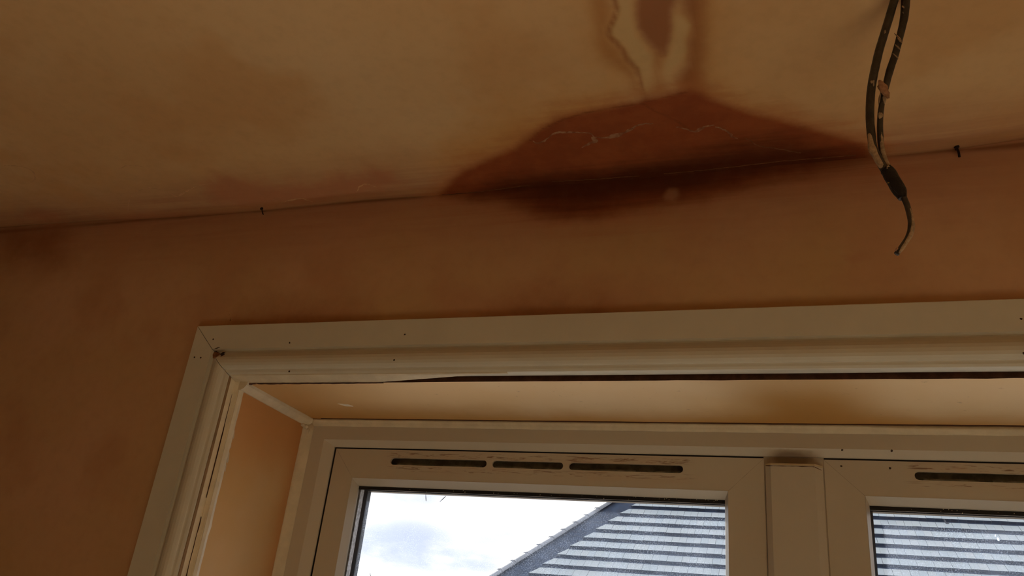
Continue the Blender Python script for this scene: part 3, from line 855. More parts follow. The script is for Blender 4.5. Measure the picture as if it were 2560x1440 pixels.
# corner bead between jamb and soffit, running back to the frame
for s, nm, lb in ((-1, 'trim_7', 'white corner bead between soffit and left side board'), (1, 'trim_8', 'white corner bead between soffit and right side board')):
    bm = bmesh.new()
    rings = []
    for i in range(25):
        y = 0.0 + 0.2 * i / 24
        e = 0.0009 * mnoise.noise(Vector((y * 60, 3, s)))
        f = 0.0006 * mnoise.noise(Vector((y * 140, 7, s)))
        rings.append([(s * (SX + 0.002), y, SZ - 0.0125 + f), (s * (SX - 0.003), y, SZ - 0.0125 + e), (s * (SX - 0.0075), y, SZ - 0.0095),
                      (s * (SX - 0.0115), y, SZ - 0.0050), (s * (SX - 0.0130 + e), y, SZ - 0.001), (s * (SX - 0.0130), y, SZ + 0.002), (s * (SX + 0.002), y, SZ + 0.002)])
    sweep(bm, rings)
    tb = obj(nm, recalc(bm), None, M_CAULK, False, lb, 'trim', kind='structure')
    if s < 0:
        # torn flakes of caulk at the back end
        for (x, y, z, sx_, sz_) in ((-0.7905, 0.190, 2.0660, 0.0045, 0.0040), (-0.7885, 0.196, 2.0600, 0.0025, 0.0060), (-0.7925, 0.183, 2.0670, 0.0035, 0.0030), (-0.7900, 0.1975, 2.0540, 0.0020, 0.0035)):
            bm = bmesh.new()
            bmesh.ops.create_icosphere(bm, subdivisions=2, radius=1.0)
            for v in bm.verts:
                k = 1 + 0.5 * mnoise.noise(v.co * 1.7 + Vector((x * 900, z * 900, 0)))
                v.co = Vector((x + v.co.x * sx_ * k, y + v.co.y * 0.004 * k, z + v.co.z * sz_ * k))
            obj('torn_flake', bm, tb, M_CAULK, True)
        bm = bmesh.new()
        prism(bm, [(-0.7868, 0.1990, 2.0700), (-0.7852, 0.1990, 2.0690), (-0.7856, 0.1990, 2.0560), (-0.7874, 0.1990, 2.0520), (-0.7880, 0.1990, 2.0600)], (0, -0.0012, 0))
        obj('dark_gap', recalc(bm), tb, M_HOLE)

# angle bead down the front edge of the left side board
for s, nm, lb in ((-1, 'trim_9', 'pale split angle bead between left architrave and side board'), (1, 'trim_10', 'pale angle bead between right architrave and side board')):
    bm = bmesh.new()
    rings = []
    for i in range(90):
        z = 2.0870 - (2.0870 - BOT) * i / 89
        e = 0.0005 * mnoise.noise(Vector((z * 40, 3, s)))
        f = 0.0010 * mnoise.noise(Vector((z * 55, 9, s)))
        g_ = 0.0014 if mnoise.noise(Vector((z * 9.0, 21, s))) > -0.25 else 0.0002
        if z > 2.055:
            g_ = 0.0002
        rings.append([(s * 0.8165, 0.0, z), (s * 0.8165, -0.0075, z), (s * 0.8090, -0.0079, z), (s * (0.8080 + e), -0.0074, z), (s * (0.8066 + e), 0.0008, z),
                      (s * (0.8060 + e), 0.0008 + g_, z), (s * (0.8048 + e), 0.0014, z), (s * 0.7990, 0.0022, z), (s * 0.7980, 0.0034, z), (s * 0.7962, 0.0016, z),
                      (s * (0.7938 - abs(f)), 0.0062 + f, z), (s * (0.7938 - f), 0.0105 + 3 * abs(f), z), (s * 0.7955, 0.0120 + 4 * abs(f), z), (s * 0.800, 0.006, z)])
    sweep(bm, rings)
    tj = obj(nm, recalc(bm), None, M_BEAD, False, lb, 'trim', kind='structure')
    if s < 0:
        for z0, z1 in ((2.062, 1.905), (1.878, 1.78)):
            bm = bmesh.new()
            rings = []
            for i in range(30):
                z = z0 + (z1 - z0) * i / 29
                f = math.sin(math.pi * i / 29) ** 0.4 * 0.00035
                x = -0.8061 + 0.0006 * mnoise.noise(Vector((z * 40, 3, s)))
                rings.append([(x - f, 0.0004, z), (x + f, 0.0008, z), (x + f, 0.002, z), (x - f, 0.002, z)])
            sweep(bm, rings)
            obj('split', recalc(bm), tj, M_SHADE_CRACK)
        for z0, sc in ((2.002, 0.9), (1.985, 0.5), (1.968, 1.1), (1.952, 0.7)):
            bm = bmesh.new()
            bmesh.ops.create_icosphere(bm, subdivisions=3, radius=1.0)
            for v in bm.verts:
                k = 1 + 0.6 * mnoise.noise(v.co * 1.8 + Vector((z0 * 300, 2, sc)))
                v.co = Vector((-0.7949 + v.co.x * 0.0006, 0.0125 + (v.co.y * 0.0020 * k - v.co.z * 0.0020) * sc, z0 + v.co.z * 0.0085 * k * sc))
            obj('filler_smear', bm, tj, M_CAULK, True)

# caulk filling the slot between the head architrave and the soffit, torn away past the left third
bm = bmesh.new()
rings = []
for i in range(80):
    u = i / 79
    x = -0.806 + u * (0.806 - 0.36)
    k = 0.0 if u < 0.50 else min(1, (u - 0.50) / 0.42)
    n_ = mnoise.noise(Vector((x * 120, 4, 9)))
    yb = 0.0060 - k * 0.0150 + 0.0007 * n_
    zb = 2.0795 + k * 0.0066 + 0.0006 * n_
    rings.append([(x, -0.0148, 2.0890), (x, -0.0142, 2.0862), (x, -0.0100 - 0.003 * k, 2.0845 + 0.001 * k), (x, yb, zb), (x, yb + 0.001, zb + 0.004 - 0.002 * k), (x, -0.012, 2.0895)])
sweep(bm, rings)
trim_11 = obj('trim_11', recalc(bm), None, M_CAULK, False, 'strip of pale caulk under the left end of the head architrave', 'trim', kind='structure')
bm = bmesh.new()
rings = []
for i in range(120):
    x = -0.790 + 0.235 * i / 119
    n_ = mnoise.noise(Vector((x * 120, 4, 9)))
    f = 0.00035 + 0.0011 * max(0.0, mnoise.noise(Vector((x * 45, 2, 5))))
    if x < -0.779:
        f += 0.0013
    f *= min(1.0, (119 - i) / 30)
    yb, zb = 0.0060 + 0.0007 * n_, 2.0795 + 0.0006 * n_
    rings.append([(x, yb - 0.0026, zb + 0.0004), (x, yb - 0.0022, zb + 0.0001 - f), (x, yb + 0.0014, zb - f), (x, yb + 0.001, zb + 0.001)])
sweep(bm, rings)
obj('crack', recalc(bm), trim_11, M_SHADE_CRACK)

# caulk cove where the frame meets the recess: along the left side board and the soffit
bm = bmesh.new()
rings = []
for i in range(60):
    z = 2.078 - (2.078 - 0.9) * i / 59
    e = 0.0012 * mnoise.noise(Vector((z * 30, 3, 1)))
    rings.append([(-SX - 0.001, 0.1885 + e, z), (-SX + 0.0012, 0.1880 + e, z), (-SX + 0.0050, 0.1925, z), (-SX + 0.0085, 0.1965, z), (-SX + 0.0140 + e, 0.1994, z), (-SX + 0.014, 0.202, z), (-SX - 0.001, 0.202, z)])
sweep(bm, rings)
trim_12 = obj('trim_12', recalc(bm), None, M_CAULK, True, 'upright line of white caulk where frame meets left side board', 'trim', kind='structure')
bm = bmesh.new()
rings = []
for i in range(140):
    x = -0.784 + 1.568 * i / 139
    e = 0.0011 * mnoise.noise(Vector((x * 25, 3, 7)))
    big_ = 0.0025 * max(0, min(1, (x - 0.09) / 0.06))
    zb = SZ - 0.0008 * math.cos(x * 3.0) - 0.0014
    rings.append([(x, 0.1925 + e, zb + 0.0002), (x, 0.1950, zb - 0.0022 - big_), (x, 0.1975, zb - 0.0055 - big_), (x, 0.1993, zb - 0.0100 + e), (x, 0.202, zb - 0.010), (x, 0.202, zb + 0.0002)])
sweep(bm, rings)
trim_13 = obj('trim_13', recalc(bm), None, M_CAULK, True, 'long line of caulk where frame meets the soffit', 'trim', kind='structure')
# shrinkage crack above that caulk
bm = bmesh.new()
rings = []
for i in range(160):
    x = -0.765 + 1.53 * i / 159
    e = 0.0010 * mnoise.noise(Vector((x * 25, 3, 7)))
    f = 0.0007 + 0.0010 * max(0.0, mnoise.noise(Vector((x * 14, 8, 2))) + 0.25)
    zb = SZ - 0.0008 * math.cos(x * 3.0)
    rings.append([(x, 0.1915 + e - f, zb - 0.0004), (x, 0.1930 + e, zb - 0.0010), (x, 0.1940 + e, zb + 0.001), (x, 0.1915 + e - f, zb + 0.001)])
sweep(bm, rings)
obj('shrinkage_crack', recalc(bm), trim_13, M_CHIP if False else simple('dark_crack', (0.09, 0.035, 0.02), 0.9))
# a fleck of white filler on the soffit
bm = bmesh.new()
prism(bm, [(-0.684, 0.104, SZ - 0.0016), (-0.668, 0.108, SZ - 0.0016), (-0.663, 0.118, SZ - 0.0016), (-0.676, 0.116, SZ - 0.0016)], (0, 0, 0.0012))
obj('filler_fleck', recalc(bm), trim_4, simple('white_filler', (0.95, 0.93, 0.88), 0.8))
# window board (below the picture)
bm = bmesh.new()
box(bm, (-0.86, -0.05, 0.868), (0.86, 0.235, 0.90))
obj('trim_14', recalc(bm), None, simple('window_board', SILL_COL, 0.5), False, 'timber window board under the white window', 'trim', kind='structure')

# ---------------------------------------------------------------- the window: outer frame, mullion, two sashes
window_1 = empty('window_1', (0, 0.2, 0.9), label='white plastic two-light casement window with scraped vent slots', cat='window', kind='structure')
T0 = Vector((0, -0.2, -0.9))


def wpart(name, bm, mats, parent=window_1, smooth=False, label=None):
    o = obj(name, recalc(bm), parent, mats, smooth, label)
    if parent is window_1:
        o.location = T0
    return o


FZ0 = 0.905
bm = bmesh.new()
ring_frame(bm, [(-0.812, 0.812, 0.88, 2.104, 0.2005), (-0.7565, 0.7565, FZ0 + 0.035, 2.0468, 0.2005), (-0.7400, 0.7400, FZ0 + 0.05, 2.0372, 0.2095),
                (-0.7392, 0.7392, FZ0 + 0.051, 2.0364, 0.2110), (-0.7392, 0.7392, FZ0 + 0.051, 2.0364, 0.245), (-0.73, 0.73, FZ0 + 0.06, 2.027, 0.245), (-0.73, 0.73, FZ0 + 0.06, 2.027, 0.27), (-0.812, 0.812, 0.88, 2.104, 0.27)], close_back=True)
frame = wpart('frame', bm, M_FRAME)
for p in PINS_F:
    hole_mark(frame, (p[0], 0.2005 + (2.0468 - p[2]) * 0.9375 - 0.0002, p[2]), (0, -0.73, -0.68), 0.0017, 'screw_head')

bm = bmesh.new()
ring_frame(bm, [(-0.7396, 0.7396, FZ0 + 0.0506, 2.0368, 0.2128), (-0.7330, 0.7330, FZ0 + 0.057, 2.0300, 0.2128), (-0.7330, 0.7330, FZ0 + 0.057, 2.0300, 0.226), (-0.7396, 0.7396, FZ0 + 0.0506, 2.0368, 0.226)], close_back=True)
wpart('gap_shade', bm, M_BLACK)  # black ring put into the sash gap to stand for its shade

# mullion and its cover strip
bm = bmesh.new()
box(bm, (-0.0385, 0.2125, FZ0), (0.0425, 0.27, 2.040))
wpart('mullion', bm, M_FRAME)
bm = bmesh.new()
zt = 2.0222
prof = [(-0.0372, 0.2125), (-0.0362, 0.2060), (-0.0290, 0.1990), (0.0295, 0.1990), (0.0400, 0.2095), (0.0405, 0.2125)]
top = [(x, y, zt + 0.0008 * mnoise.noise(Vector((x * 120, 2, 3)))) for x, y in prof]
bot = [(x * 0.99, y, FZ0 + 0.01) for x, y in prof]
sweep(bm, [bot, top])
cover = wpart('mullion_cover', bm, M_UPVC)
bm = bmesh.new()
sweep(bm, [[(x, y - 0.0012, zt - 0.0006) for x, y in prof], [(x, y + 0.0002, zt + 0.0022) for x, y in prof]])
obj('cut_edge', recalc(bm), cover, M_CAULK)
bm = bmesh.new()
rings = []
for i in range(40):
    x = -0.0355 + 0.074 * i / 39
    y = 0.1987 if x < 0.0295 else 0.1987 + (x - 0.0295) * 1.0
    f = 0.0002 + 0.0006 * max(0.0, mnoise.noise(Vector((x * 110, 3, 8))) + 0.2)
    z = zt - 0.0018 - (0.0 if x < 0.0285 else (x - 0.0285) * 0.25)
    rings.append([(x, y, z - f), (x, y, z + f), (x, y + 0.0012, z + f), (x, y + 0.0012, z - f)])
sweep(bm, rings)
obj('torn_edge', recalc(bm), cover, M_SHADE_CRACK)


def rounded_slot(x0, x1, zc, r):
    pts = []
    for k in range(9):
        an = math.pi / 2 + math.pi * k / 8
        pts.append((x0 + r + r * math.cos(an), zc + r * math.sin(an)))
    for k in range(9):
        an = -math.pi / 2 + math.pi * k / 8
        pts.append((x1 - r + r * math.cos(an), zc + r * math.sin(an)))
    return pts


def plate_with_holes(name, outlines, y0, depth):
    """flat plate in x-z with holes, extruded from y0 to y0 + depth"""
    cu = bpy.data.curves.new(name, 'CURVE')
    cu.dimensions = '2D'
    cu.fill_mode = 'BOTH'
    cu.extrude = depth / 2
    for pts in outlines:
        sp = cu.splines.new('POLY')
        sp.points.add(len(pts) - 1)
        for q, (x, z) in zip(sp.points, pts):
            q.co = (x, z, 0, 1)
        sp.use_cyclic_u = True
    o = bpy.data.objects.new(name, cu)
    COL.objects.link(o)
    dg = bpy.context.evaluated_depsgraph_get()
    me = bpy.data.meshes.new_from_object(o.evaluated_get(dg))
    bpy.data.objects.remove(o)
    bpy.data.curves.remove(cu)
    me.transform(Matrix(((1, 0, 0, 0), (0, 0, -1, y0 + depth / 2), (0, 1, 0, 0), (0, 0, 0, 1))))
    return me


def rect(x0, x1, z0, z1):
    return [(x0, z0), (x1, z0), (x1, z1), (x0, z1)]


def make_sash(mirror, label):
    """one opening light; the right one is the left one's mirror image about the mullion"""
    cxm = 0.002

    def X(x):
        return x if not mirror else 2 * cxm - x

    def span(a, b2):
        return (min(X(a), X(b2)), max(X(a), X(b2)))

    ox = span(-0.7350, -0.0380)
    ix = span(-0.6945, -0.0885)
    OZT, IZT, OZB, IZB = 2.0337, 1.9848, FZ0 + 0.053, FZ0 + 0.103
    slots = [(-0.6294, -0.4597), (-0.4505, -0.3342), (-0.3250, -0.1520)]
    outl = [rect(ox[0], ox[1], OZB, OZT), rect(ix[0], ix[1], IZB, IZT)]
    SR = 0.0058
    for a, b2 in slots:
        s_ = span(a, b2)
        outl.append(rounded_slot(s_[0], s_[1], 2.0146, SR))
    me = plate_with_holes('sash', outl, 0.2105, 0.004)
    sash = obj('sash', me, window_1, [M_SASH], False, label)
    sash.location = T0
    # body of the sash behind its face: closed core that carries the glazing rebate
    bm = bmesh.new()
    ring_frame(bm, [(ox[0], ox[1], OZB, OZT, 0.2145), (ox[0], ox[1], OZB, OZT, 0.262), (ix[0] + 0.004, ix[1] - 0.004, IZB, IZT - 0.004, 0.262), (ix[0] + 0.004, ix[1] - 0.004, IZB, IZT - 0.004, 0.232)])
    obj('sash_body', recalc(bm), sash, M_UPVC)
    # vent cavity behind the slots, with a grey slatted plate
    bm = bmesh.new()
    vs_ = span(-0.640, -0.142)
    box(bm, (vs_[0], 0.2285, 2.004), (vs_[1], 0.2315, 2.025))
    obj('vent_plate', recalc(bm), sash, M_VENTPL)
    bm = bmesh.new()
    for q in range(6):
        xa = vs_[0] + (vs_[1] - vs_[0]) * (q + 0.25) / 6
        box(bm, (xa, 0.2160, 2.0075), (xa + 0.064, 0.2285, 2.0122))
    obj('vent_flap', recalc(bm), sash, M_VENTPL)
    # bevelled glazing bead
    bm = bmesh.new()
    bx = span(-0.6890, -0.0934)
    ring_frame(bm, [(ix[0] - 0.0003, ix[1] + 0.0003, IZB - 0.0003, IZT + 0.0003, 0.2100), (bx[0], bx[1], IZB + 0.006, 1.9762, 0.2235), (bx[0] + 0.0006, bx[1] - 0.0006, IZB + 0.007, 1.9755, 0.2255),
                    (bx[0] + 0.0006, bx[1] - 0.0006, IZB + 0.007, 1.9755, 0.2290), (ix[0] - 0.0003, ix[1] + 0.0003, IZB - 0.0003, IZT + 0.0003, 0.2290)], close_back=True)
    obj('glazing_bead', recalc(bm), sash, M_UPVC)
    # black gasket, then the dusty spacer between the two panes
    bm = bmesh.new()
    ring_frame(bm, [(bx[0] - 0.004, bx[1] + 0.004, IZB, 1.979, 0.2272), (bx[0] + 0.0004, bx[1] - 0.0006, IZB + 0.010, 1.9700, 0.2276), (bx[0] + 0.0004, bx[1] - 0.0006, IZB + 0.010, 1.9700, 0.2300), (bx[0] - 0.004, bx[1] + 0.004, IZB, 1.979, 0.2300)], close_back=True)
    obj('gasket', recalc(bm), sash, M_BLACK)
    bm = bmesh.new()
    gx = (bx[0] + 0.001, bx[1] - 0.0008)
    ring_frame(bm, [(gx[0] - 0.003, gx[1] + 0.003, IZB + 0.008, 1.9790, 0.2345), (gx[0], gx[1], IZB + 0.011, 1.9775, 0.2345), (gx[0], gx[1], IZB + 0.011, 1.9775, 0.2465), (gx[0] - 0.003, gx[1] + 0.003, IZB + 0.008, 1.9790, 0.2465)], close_back=True)
    obj('spacer', recalc(bm), sash, M_SPACER)
    bm = bmesh.new()
    ring_frame(bm, [(gx[0] - 0.003, gx[1] + 0.003, IZB + 0.008, 1.9790, 0.2505), (gx[0] + 0.0050, gx[1] - 0.0012, IZB + 0.013, 1.9722, 0.2505), (gx[0] + 0.0050, gx[1] - 0.0012, IZB + 0.013, 1.9722, 0.2620), (gx[0] - 0.003, gx[1] + 0.003, IZB + 0.008, 1.9790, 0.2620)], close_back=True)
    obj('outer_gasket', recalc(bm), sash, M_BLACK)
    bm = bmesh.new()
    box(bm, (bx[0] - 0.003, 0.2305, IZB + 0.002), (bx[1] + 0.003, 0.2340, 1.9785))
    obj('pane', recalc(bm), sash, M_GLASS, False, 'dusty glass pane')
    # weld lines across the corners
    for (xa, za, xb, zb2) in ((ox[0], OZT, ix[0], IZT), (ox[1], OZT, ix[1], IZT)):
        bm = bmesh.new()
        a_, b3 = Vector((xa, 0.2104, za)), Vector((xb, 0.2104, zb2))
        d_ = (b3 - a_).normalized()
        nn = Vector((-d_.z, 0, d_.x)) * 0.00028
        prism(bm, [a_ - nn, b3 - nn, b3 + nn, a_ + nn], (0, 0.0004, 0))
        obj('weld_seam', recalc(bm), sash, M_CREASE)
    return sash


sash_l = make_sash(False, 'wider-seen sash with sky and roof behind it')
sash_r = make_sash(True, 'sash with only the tiled roof behind it')
for p in PINS_S:
    hole_mark(sash_r, (p[0], 0.2104, p[2]), r=0.0017, name='screw_head')
for a_, b3 in SCR:
    bm = bmesh.new()
    a_, b3 = Vector(a_), Vector(b3)
    a_.y = b3.y = 0.2303
    d_ = (b3 - a_)
    nn = Vector((-d_.z, 0, d_.x)).normalized() * 0.00055
    prism(bm, [a_ - nn * 0.3, a_ + d_ * 0.6 - nn, b3 - nn * 0.7, b3 + nn * 0.7, a_ + d_ * 0.6 + nn, a_ + nn * 0.3], (0, -0.0004, 0))
    obj('scratch', recalc(bm), sash_l, M_HOLE)

M_PANE_MARK = bpy.data.materials.new('pale_pane_mark')
M_PANE_MARK.use_nodes = True
t = NT(M_PANE_MARK.node_tree)
t.n.clear()
tl2 = t.node('ShaderNodeBsdfTranslucent')
tl2.inputs['Color'].default_value = (0.55, 0.60, 0.70, 1)
t.l.new(tl2.outputs[0], t.node('ShaderNodeOutputMaterial').inputs[0])
# pale marks on the right pane, dust caught along the top gaskets
for x, z, a_, b3, an in ((0.1894, 1.9597, 0.0011, 0.0036, 0.35), (0.1925, 1.9572, 0.0016, 0.0014, 0.2), (0.2489, 1.9397, 0.0012, 0.0022, 0.3), (0.2462, 1.9440, 0.0006, 0.0015, -0.2)):
    bm = bmesh.new()
    bmesh.ops.create_icosphere(bm, subdivisions=2, radius=1.0)
    for v in bm.verts:
        k_ = 1 + 0.5 * mnoise.noise(v.co * 1.5 + Vector((x * 900, z * 900, 0)))
        q, y_, u = v.co.x * a_ * k_, v.co.y * 0.0003, v.co.z * b3 * k_
        v.co = Vector((x + q * math.cos(an) - u * math.sin(an), 0.2303 + y_, z + q * math.sin(an) + u * math.cos(an)))
    obj('pale_mark', bm, sash_r, M_PANE_MARK, True)
for sash_, xa, xb in ((sash_l, -0.66, -0.10), (sash_r, 0.11, 0.66)):
    bm = bmesh.new()
    for i in range(34):
        x = xa + (xb - xa) * random.random() ** (0.6 if sash_ is sash_l else 1.0)
        z = 1.9702 + 0.0050 * random.random() ** 0.5
        s_ = random.uniform(0.0003, 0.0009)
        c = Vector((x, 0.2271, z))
        prism(bm, [c + Vector((-s_ * 0.6, 0, -s_)), c + Vector((s_ * 0.5, 0, -s_ * 0.6)), c + Vector((s_ * 0.7, 0, s_)), c + Vector((-s_ * 0.3, 0, s_ * 0.8))], (0, 0.0006, 0))
    tag(obj('dust', recalc(bm), sash_, M_CAULK), kind='stuff')

# ---------------------------------------------------------------- hanging cable
cable = empty('hanging_cable', (0.118, -0.30, 2.385), label='two dark plaster-splashed cables hanging from the ceiling, taped to a short tail', cat='cable')
CB = Vector((-0.118, 0.30, -2.385))


def cpart(name, bm, mt, parent=cable, label=None, smooth=True):
    o = obj(name, recalc(bm), parent, mt, smooth, label)
    if parent is cable:
        o.location = CB
    return o


def up(pts):
    return [(pts[0][0], pts[0][1], 2.392)] + pts


p1 = smooth_path(S1)
p2 = smooth_path([(x, y + 0.003, z) for x, y, z in S2])
bm = bmesh.new()
tube(bm, p1, lambda t_: 0.0041 - 0.0003 * t_, wob=0.05)
c1 = cpart('cable_strand', bm, M_CABLE, label='black cable strand')
bm = bmesh.new()
tube(bm, p2, lambda t_: 0.0043 - 0.0016 * min(1, t_ * 1.6) + 0.0002 * math.sin(t_ * 20), wob=0.06, seed=4)
c2 = cpart('cable_strand', bm, M_CABLE, label='thinner black cable strand splashed with plaster')


def smear(pts, i0, i1, off, r, nm, parent, mt, wob=0.45, seed=0.0):
    q = [Vector(p) + Vector(off) for p in pts[i0:i1]]
    bm = bmesh.new()
    tube(bm, q, lambda t_: r * (0.35 + 0.65 * math.sin(math.pi * min(1, max(0, t_))) ** 0.4), 12, wob=wob, seed=seed)
    cpart(nm, bm, mt, parent)


n1, n2_ = len(p1), len(p2)
smear(p1, int(n1 * 0.66), n1 - 6, (-0.0010, -0.0014, -0.0006), 0.0034, 'plaster_coat', c1, M_SMEAR, 0.35)
smear(p2, int(n2_ * 0.68), n2_ - 4, (0.0005, -0.0012, 0), 0.0023, 'plaster_coat', c2, M_SMEAR, 0.35, 3)
smear(p2, int(n2_ * 0.50), int(n2_ * 0.56), (0.0016, -0.0012, 0), 0.0021, 'plaster_coat', c2, M_SMEAR, 0.5, 6)
smear(p2, int(n2_ * 0.585), int(n2_ * 0.64), (-0.0002, -0.0016, 0), 0.0021, 'plaster_coat', c2, M_SMEAR, 0.6, 9)
smear(p2, int(n2_ * 0.42), int(n2_ * 0.56), (-0.0026, -0.0008, 0), 0.0012, 'plaster_coat', c2, M_SMEAR, 0.6, 19)


def pale_mark(parent, c, rx, rz, mt, tilt=0.0):
    bm = bmesh.new()
    bmesh.ops.create_icosphere(bm, subdivisions=3, radius=1.0)
    for v in bm.verts:
        k = 1 + 0.55 * mnoise.noise(v.co * 1.6 + Vector((c[0] * 700, c[2] * 700, 1)))
        x, z = v.co.x * rx * k, v.co.z * rz * k
        v.co = Vector((c[0] + x * math.cos(tilt) - z * math.sin(tilt), c[1] + v.co.y * 0.0012 * k, c[2] + x * math.sin(tilt) + z * math.cos(tilt)))
    cpart('plaster_splash', bm, mt, parent)


L0 = Vector(LUMP[0])
pale_mark(c2, (L0.x + 0.0005, -0.3022, L0.z), 0.0042, 0.0085, M_PINKSMEAR, 0.25)
pale_mark(c2, (L0.x + 0.0028, -0.3020, L0.z - 0.006), 0.0022, 0.0058, M_PINKSMEAR, 0.2)
for i, f, dx_, rx, rz in ((1, 0.045, -0.001, 0.0006, 0.005), (1, 0.06, 0.0015, 0.0005, 0.003), (1, 0.24, 0.0004, 0.0010, 0.0021), (1, 0.44, 0.0006, 0.0017, 0.0020), (1, 0.45, 0.0016, 0.0007, 0.0024),
                          (2, 0.12, -0.002, 0.0006, 0.0022), (2, 0.15, -0.0016, 0.0004, 0.0012), (2, 0.255, -0.001, 0.0005, 0.0050), (2, 0.275, 0.0008, 0.0006, 0.0035), (2, 0.295, 0.0004, 0.0005, 0.0045), (2, 0.33, 0.0012, 0.0005, 0.0040)):
    q = (p1 if i == 1 else p2)
    q = q[int(len(q) * f)]
    pale_mark(c1 if i == 1 else c2, (q.x + dx_, q.y - 0.0040, q.z), rx, rz, M_SMEAR, 0.5 if i == 2 else -0.2)

# tape binding
bm = bmesh.new()
tp = smooth_path(TP)
tube(bm, [p + Vector((0, 0, 0)) for p in tp], lambda t_: 0.0046 + 0.0016 * math.sin(math.pi * min(1.0, 0.15 + 0.8 * t_)) - 0.0012 * max(0.0, t_ - 0.8) * 5, 18, wob=0.08, seed=11)
tape = cpart('tape_binding', bm, M_TAPE, label='black tape binding', smooth=False)
# torn tails of the tape
fl = Vector(FLAP[0])
bm = bmesh.new()
prism(bm, [fl + Vector((-0.0012, -0.0035, 0.0002)), fl + Vector((0.0035, -0.0046, -0.0020)), fl + Vector((0.0085, -0.0046, -0.0140)), fl + Vector((0.0060, -0.0040, -0.0130)), fl + Vector((0.0015, -0.0034, -0.0055))], (0, 0.0008, 0))
cpart('tape_end', bm, M_TAPE, tape, smooth=False)
bm = bmesh.new()
prism(bm, [fl + Vector((-0.0026, -0.0030, 0.0008)), fl + Vector((0.0006, -0.0034, 0.0020)), fl + Vector((0.0010, -0.0034, 0.0006))], (0, 0.0006, 0))
cpart('tape_scrap', bm, simple('yellowed_scrap', (0.42, 0.26, 0.07), 0.7), tape, smooth=False)
bm = bmesh.new()
t0 = tp[0]
prism(bm, [t0 + Vector((0.0006, -0.0046, 0.0010)), t0 + Vector((0.0040, -0.0046, 0.0020)), t0 + Vector((0.0056, -0.0042, -0.0002)), t0 + Vector((0.0030, -0.0050, -0.0030))], (0, 0.001, 0))
cpart('tape_end', bm, M_TAPE, tape, smooth=False)
pale_mark(tape, (t0.x + 0.0020, t0.y - 0.0052, t0.z - 0.0004), 0.0012, 0.0008, M_SMEAR)
pale_mark(tape, (t0.x + 0.0010, t0.y - 0.0054, t0.z - 0.0022), 0.0006, 0.0006, M_SMEAR)
# tail
tl_ = smooth_path(TL)
bm = bmesh.new()
tube(bm, tl_, lambda t_: 0.0027 - 0.0004 * t_, wob=0.07, seed=21)
tail = cpart('cable_tail', bm, M_CABLE, label='short bent cable tail')
nt_ = len(tl_)
smear(tl_, int(nt_ * 0.26), nt_ - 2, (0.0010, -0.0010, -0.0004), 0.0019, 'plaster_coat', tail, M_SMEAR, 0.35, 31)
pale_mark(tail, (tl_[-6].x - 0.0012, tl_[-6].y - 0.0030, tl_[-6].z + 0.0015), 0.0009, 0.0020, M_PINKSMEAR, -0.6)

# ---------------------------------------------------------------- nails in the corner of wall and ceiling
bm = bmesh.new()
q = smooth_path([(0.2190, 0.004, 2.3920), (0.2186, -0.0060, 2.3905), (0.2188, -0.0085, 2.3860), (0.2196, -0.0085, 2.3810), (0.2197, -0.0085, 2.3745)], 5)
tube(bm, q, lambda t_: 0.00155, 10, wob=0.1)
nail = obj('nail', recalc(bm), None, M_RUST, True, 'bent black nail sticking out of the wall-ceiling corner right of the cable', 'nail')
bm = bmesh.new()
tube(bm, [Vector((0.2172, -0.0062, 2.3895)), Vector((0.2188, -0.0066, 2.3912)), Vector((0.2208, -0.0066, 2.3922))], lambda t_: 0.0024, 10, wob=0.25)
obj('nail_head', recalc(bm), nail, M_RUST, True)
bm = bmesh.new()
tube(bm, smooth_path([(-0.8345, 0.003, 2.3800), (-0.8343, -0.003, 2.3812), (-0.8318, -0.010, 2.3842)], 5), lambda t_: 0.0008, 8)
nail2 = obj('nail', recalc(bm), None, M_RUST, True, 'small round-headed black nail in the wall-ceiling corner left of the damp stain', 'nail')
bm = bmesh.new()
bmesh.ops.create_uvsphere(bm, u_segments=12, v_segments=8, radius=0.0030)
for v in bm.verts:
    v.co = Vector((-0.8314 + v.co.x, -0.0115 + v.co.y * 0.6, 2.3848 + v.co.z * 0.9))
obj('nail_head', bm, nail2, M_RUST, True)

# ---------------------------------------------------------------- outside: ground, neighbour's roof, trees
bm = bmesh.new()
box(bm, (-45, TH, -0.45), (45, 70, -0.25))
obj('ground', bm, None, simple('garden_ground', GROUND_COL, 0.9, 0.3, 0.6), False, 'garden ground between the window and the neighbouring house', 'ground', kind='structure')

PT = 0.8                                                     # rise of the roof per metre of depth
rz = lambda Y: 1.73 - 11.84 + PT * (Y + 1.0)                  # roof surface height at world depth y
HIPX = lambda Y: -5.912 + 0.687 * (Y + 1.0 - 16.8415)         # left hip in plan
nrm = Vector((0, -PT, 1)).normalized()
Y_EAVE, Y_TOP, X_R = 14.3, 24.0, 12.0
M_BED_SHADE = simple('roof_bed_and_butt_shade', ROOF_DARK, 0.85, 0.35, 6.0, 0.5, 30.0)
M_TILE, t, b = material('pale_concrete_tile')
g = t.node('ShaderNodeNewGeometry')
rnd = g.outputs['Random Per Island']
col = t.mix(rnd, ROOF_A, ROOF_B)
col = t.mix(t.math('MULTIPLY', t.ramp(t.noise(g.outputs['Position'], 9.0, 5.0), 0.4, 0.7), 0.35), col, ROOF_C)
t.put(b.inputs['Base Color'], col)
b.inputs['Roughness'].default_value = 0.7
house = empty('house', (0, Y_EAVE, -0.25), label="neighbouring house with a grey tiled hipped roof seen through the window", cat='house')
HB = Vector((0, -Y_EAVE, 0.25))


def hpart(name, bm, mats, label=None, smooth=False):
    o = obj(name, recalc(bm), house, mats, smooth, label)
    o.location = HB
    return o


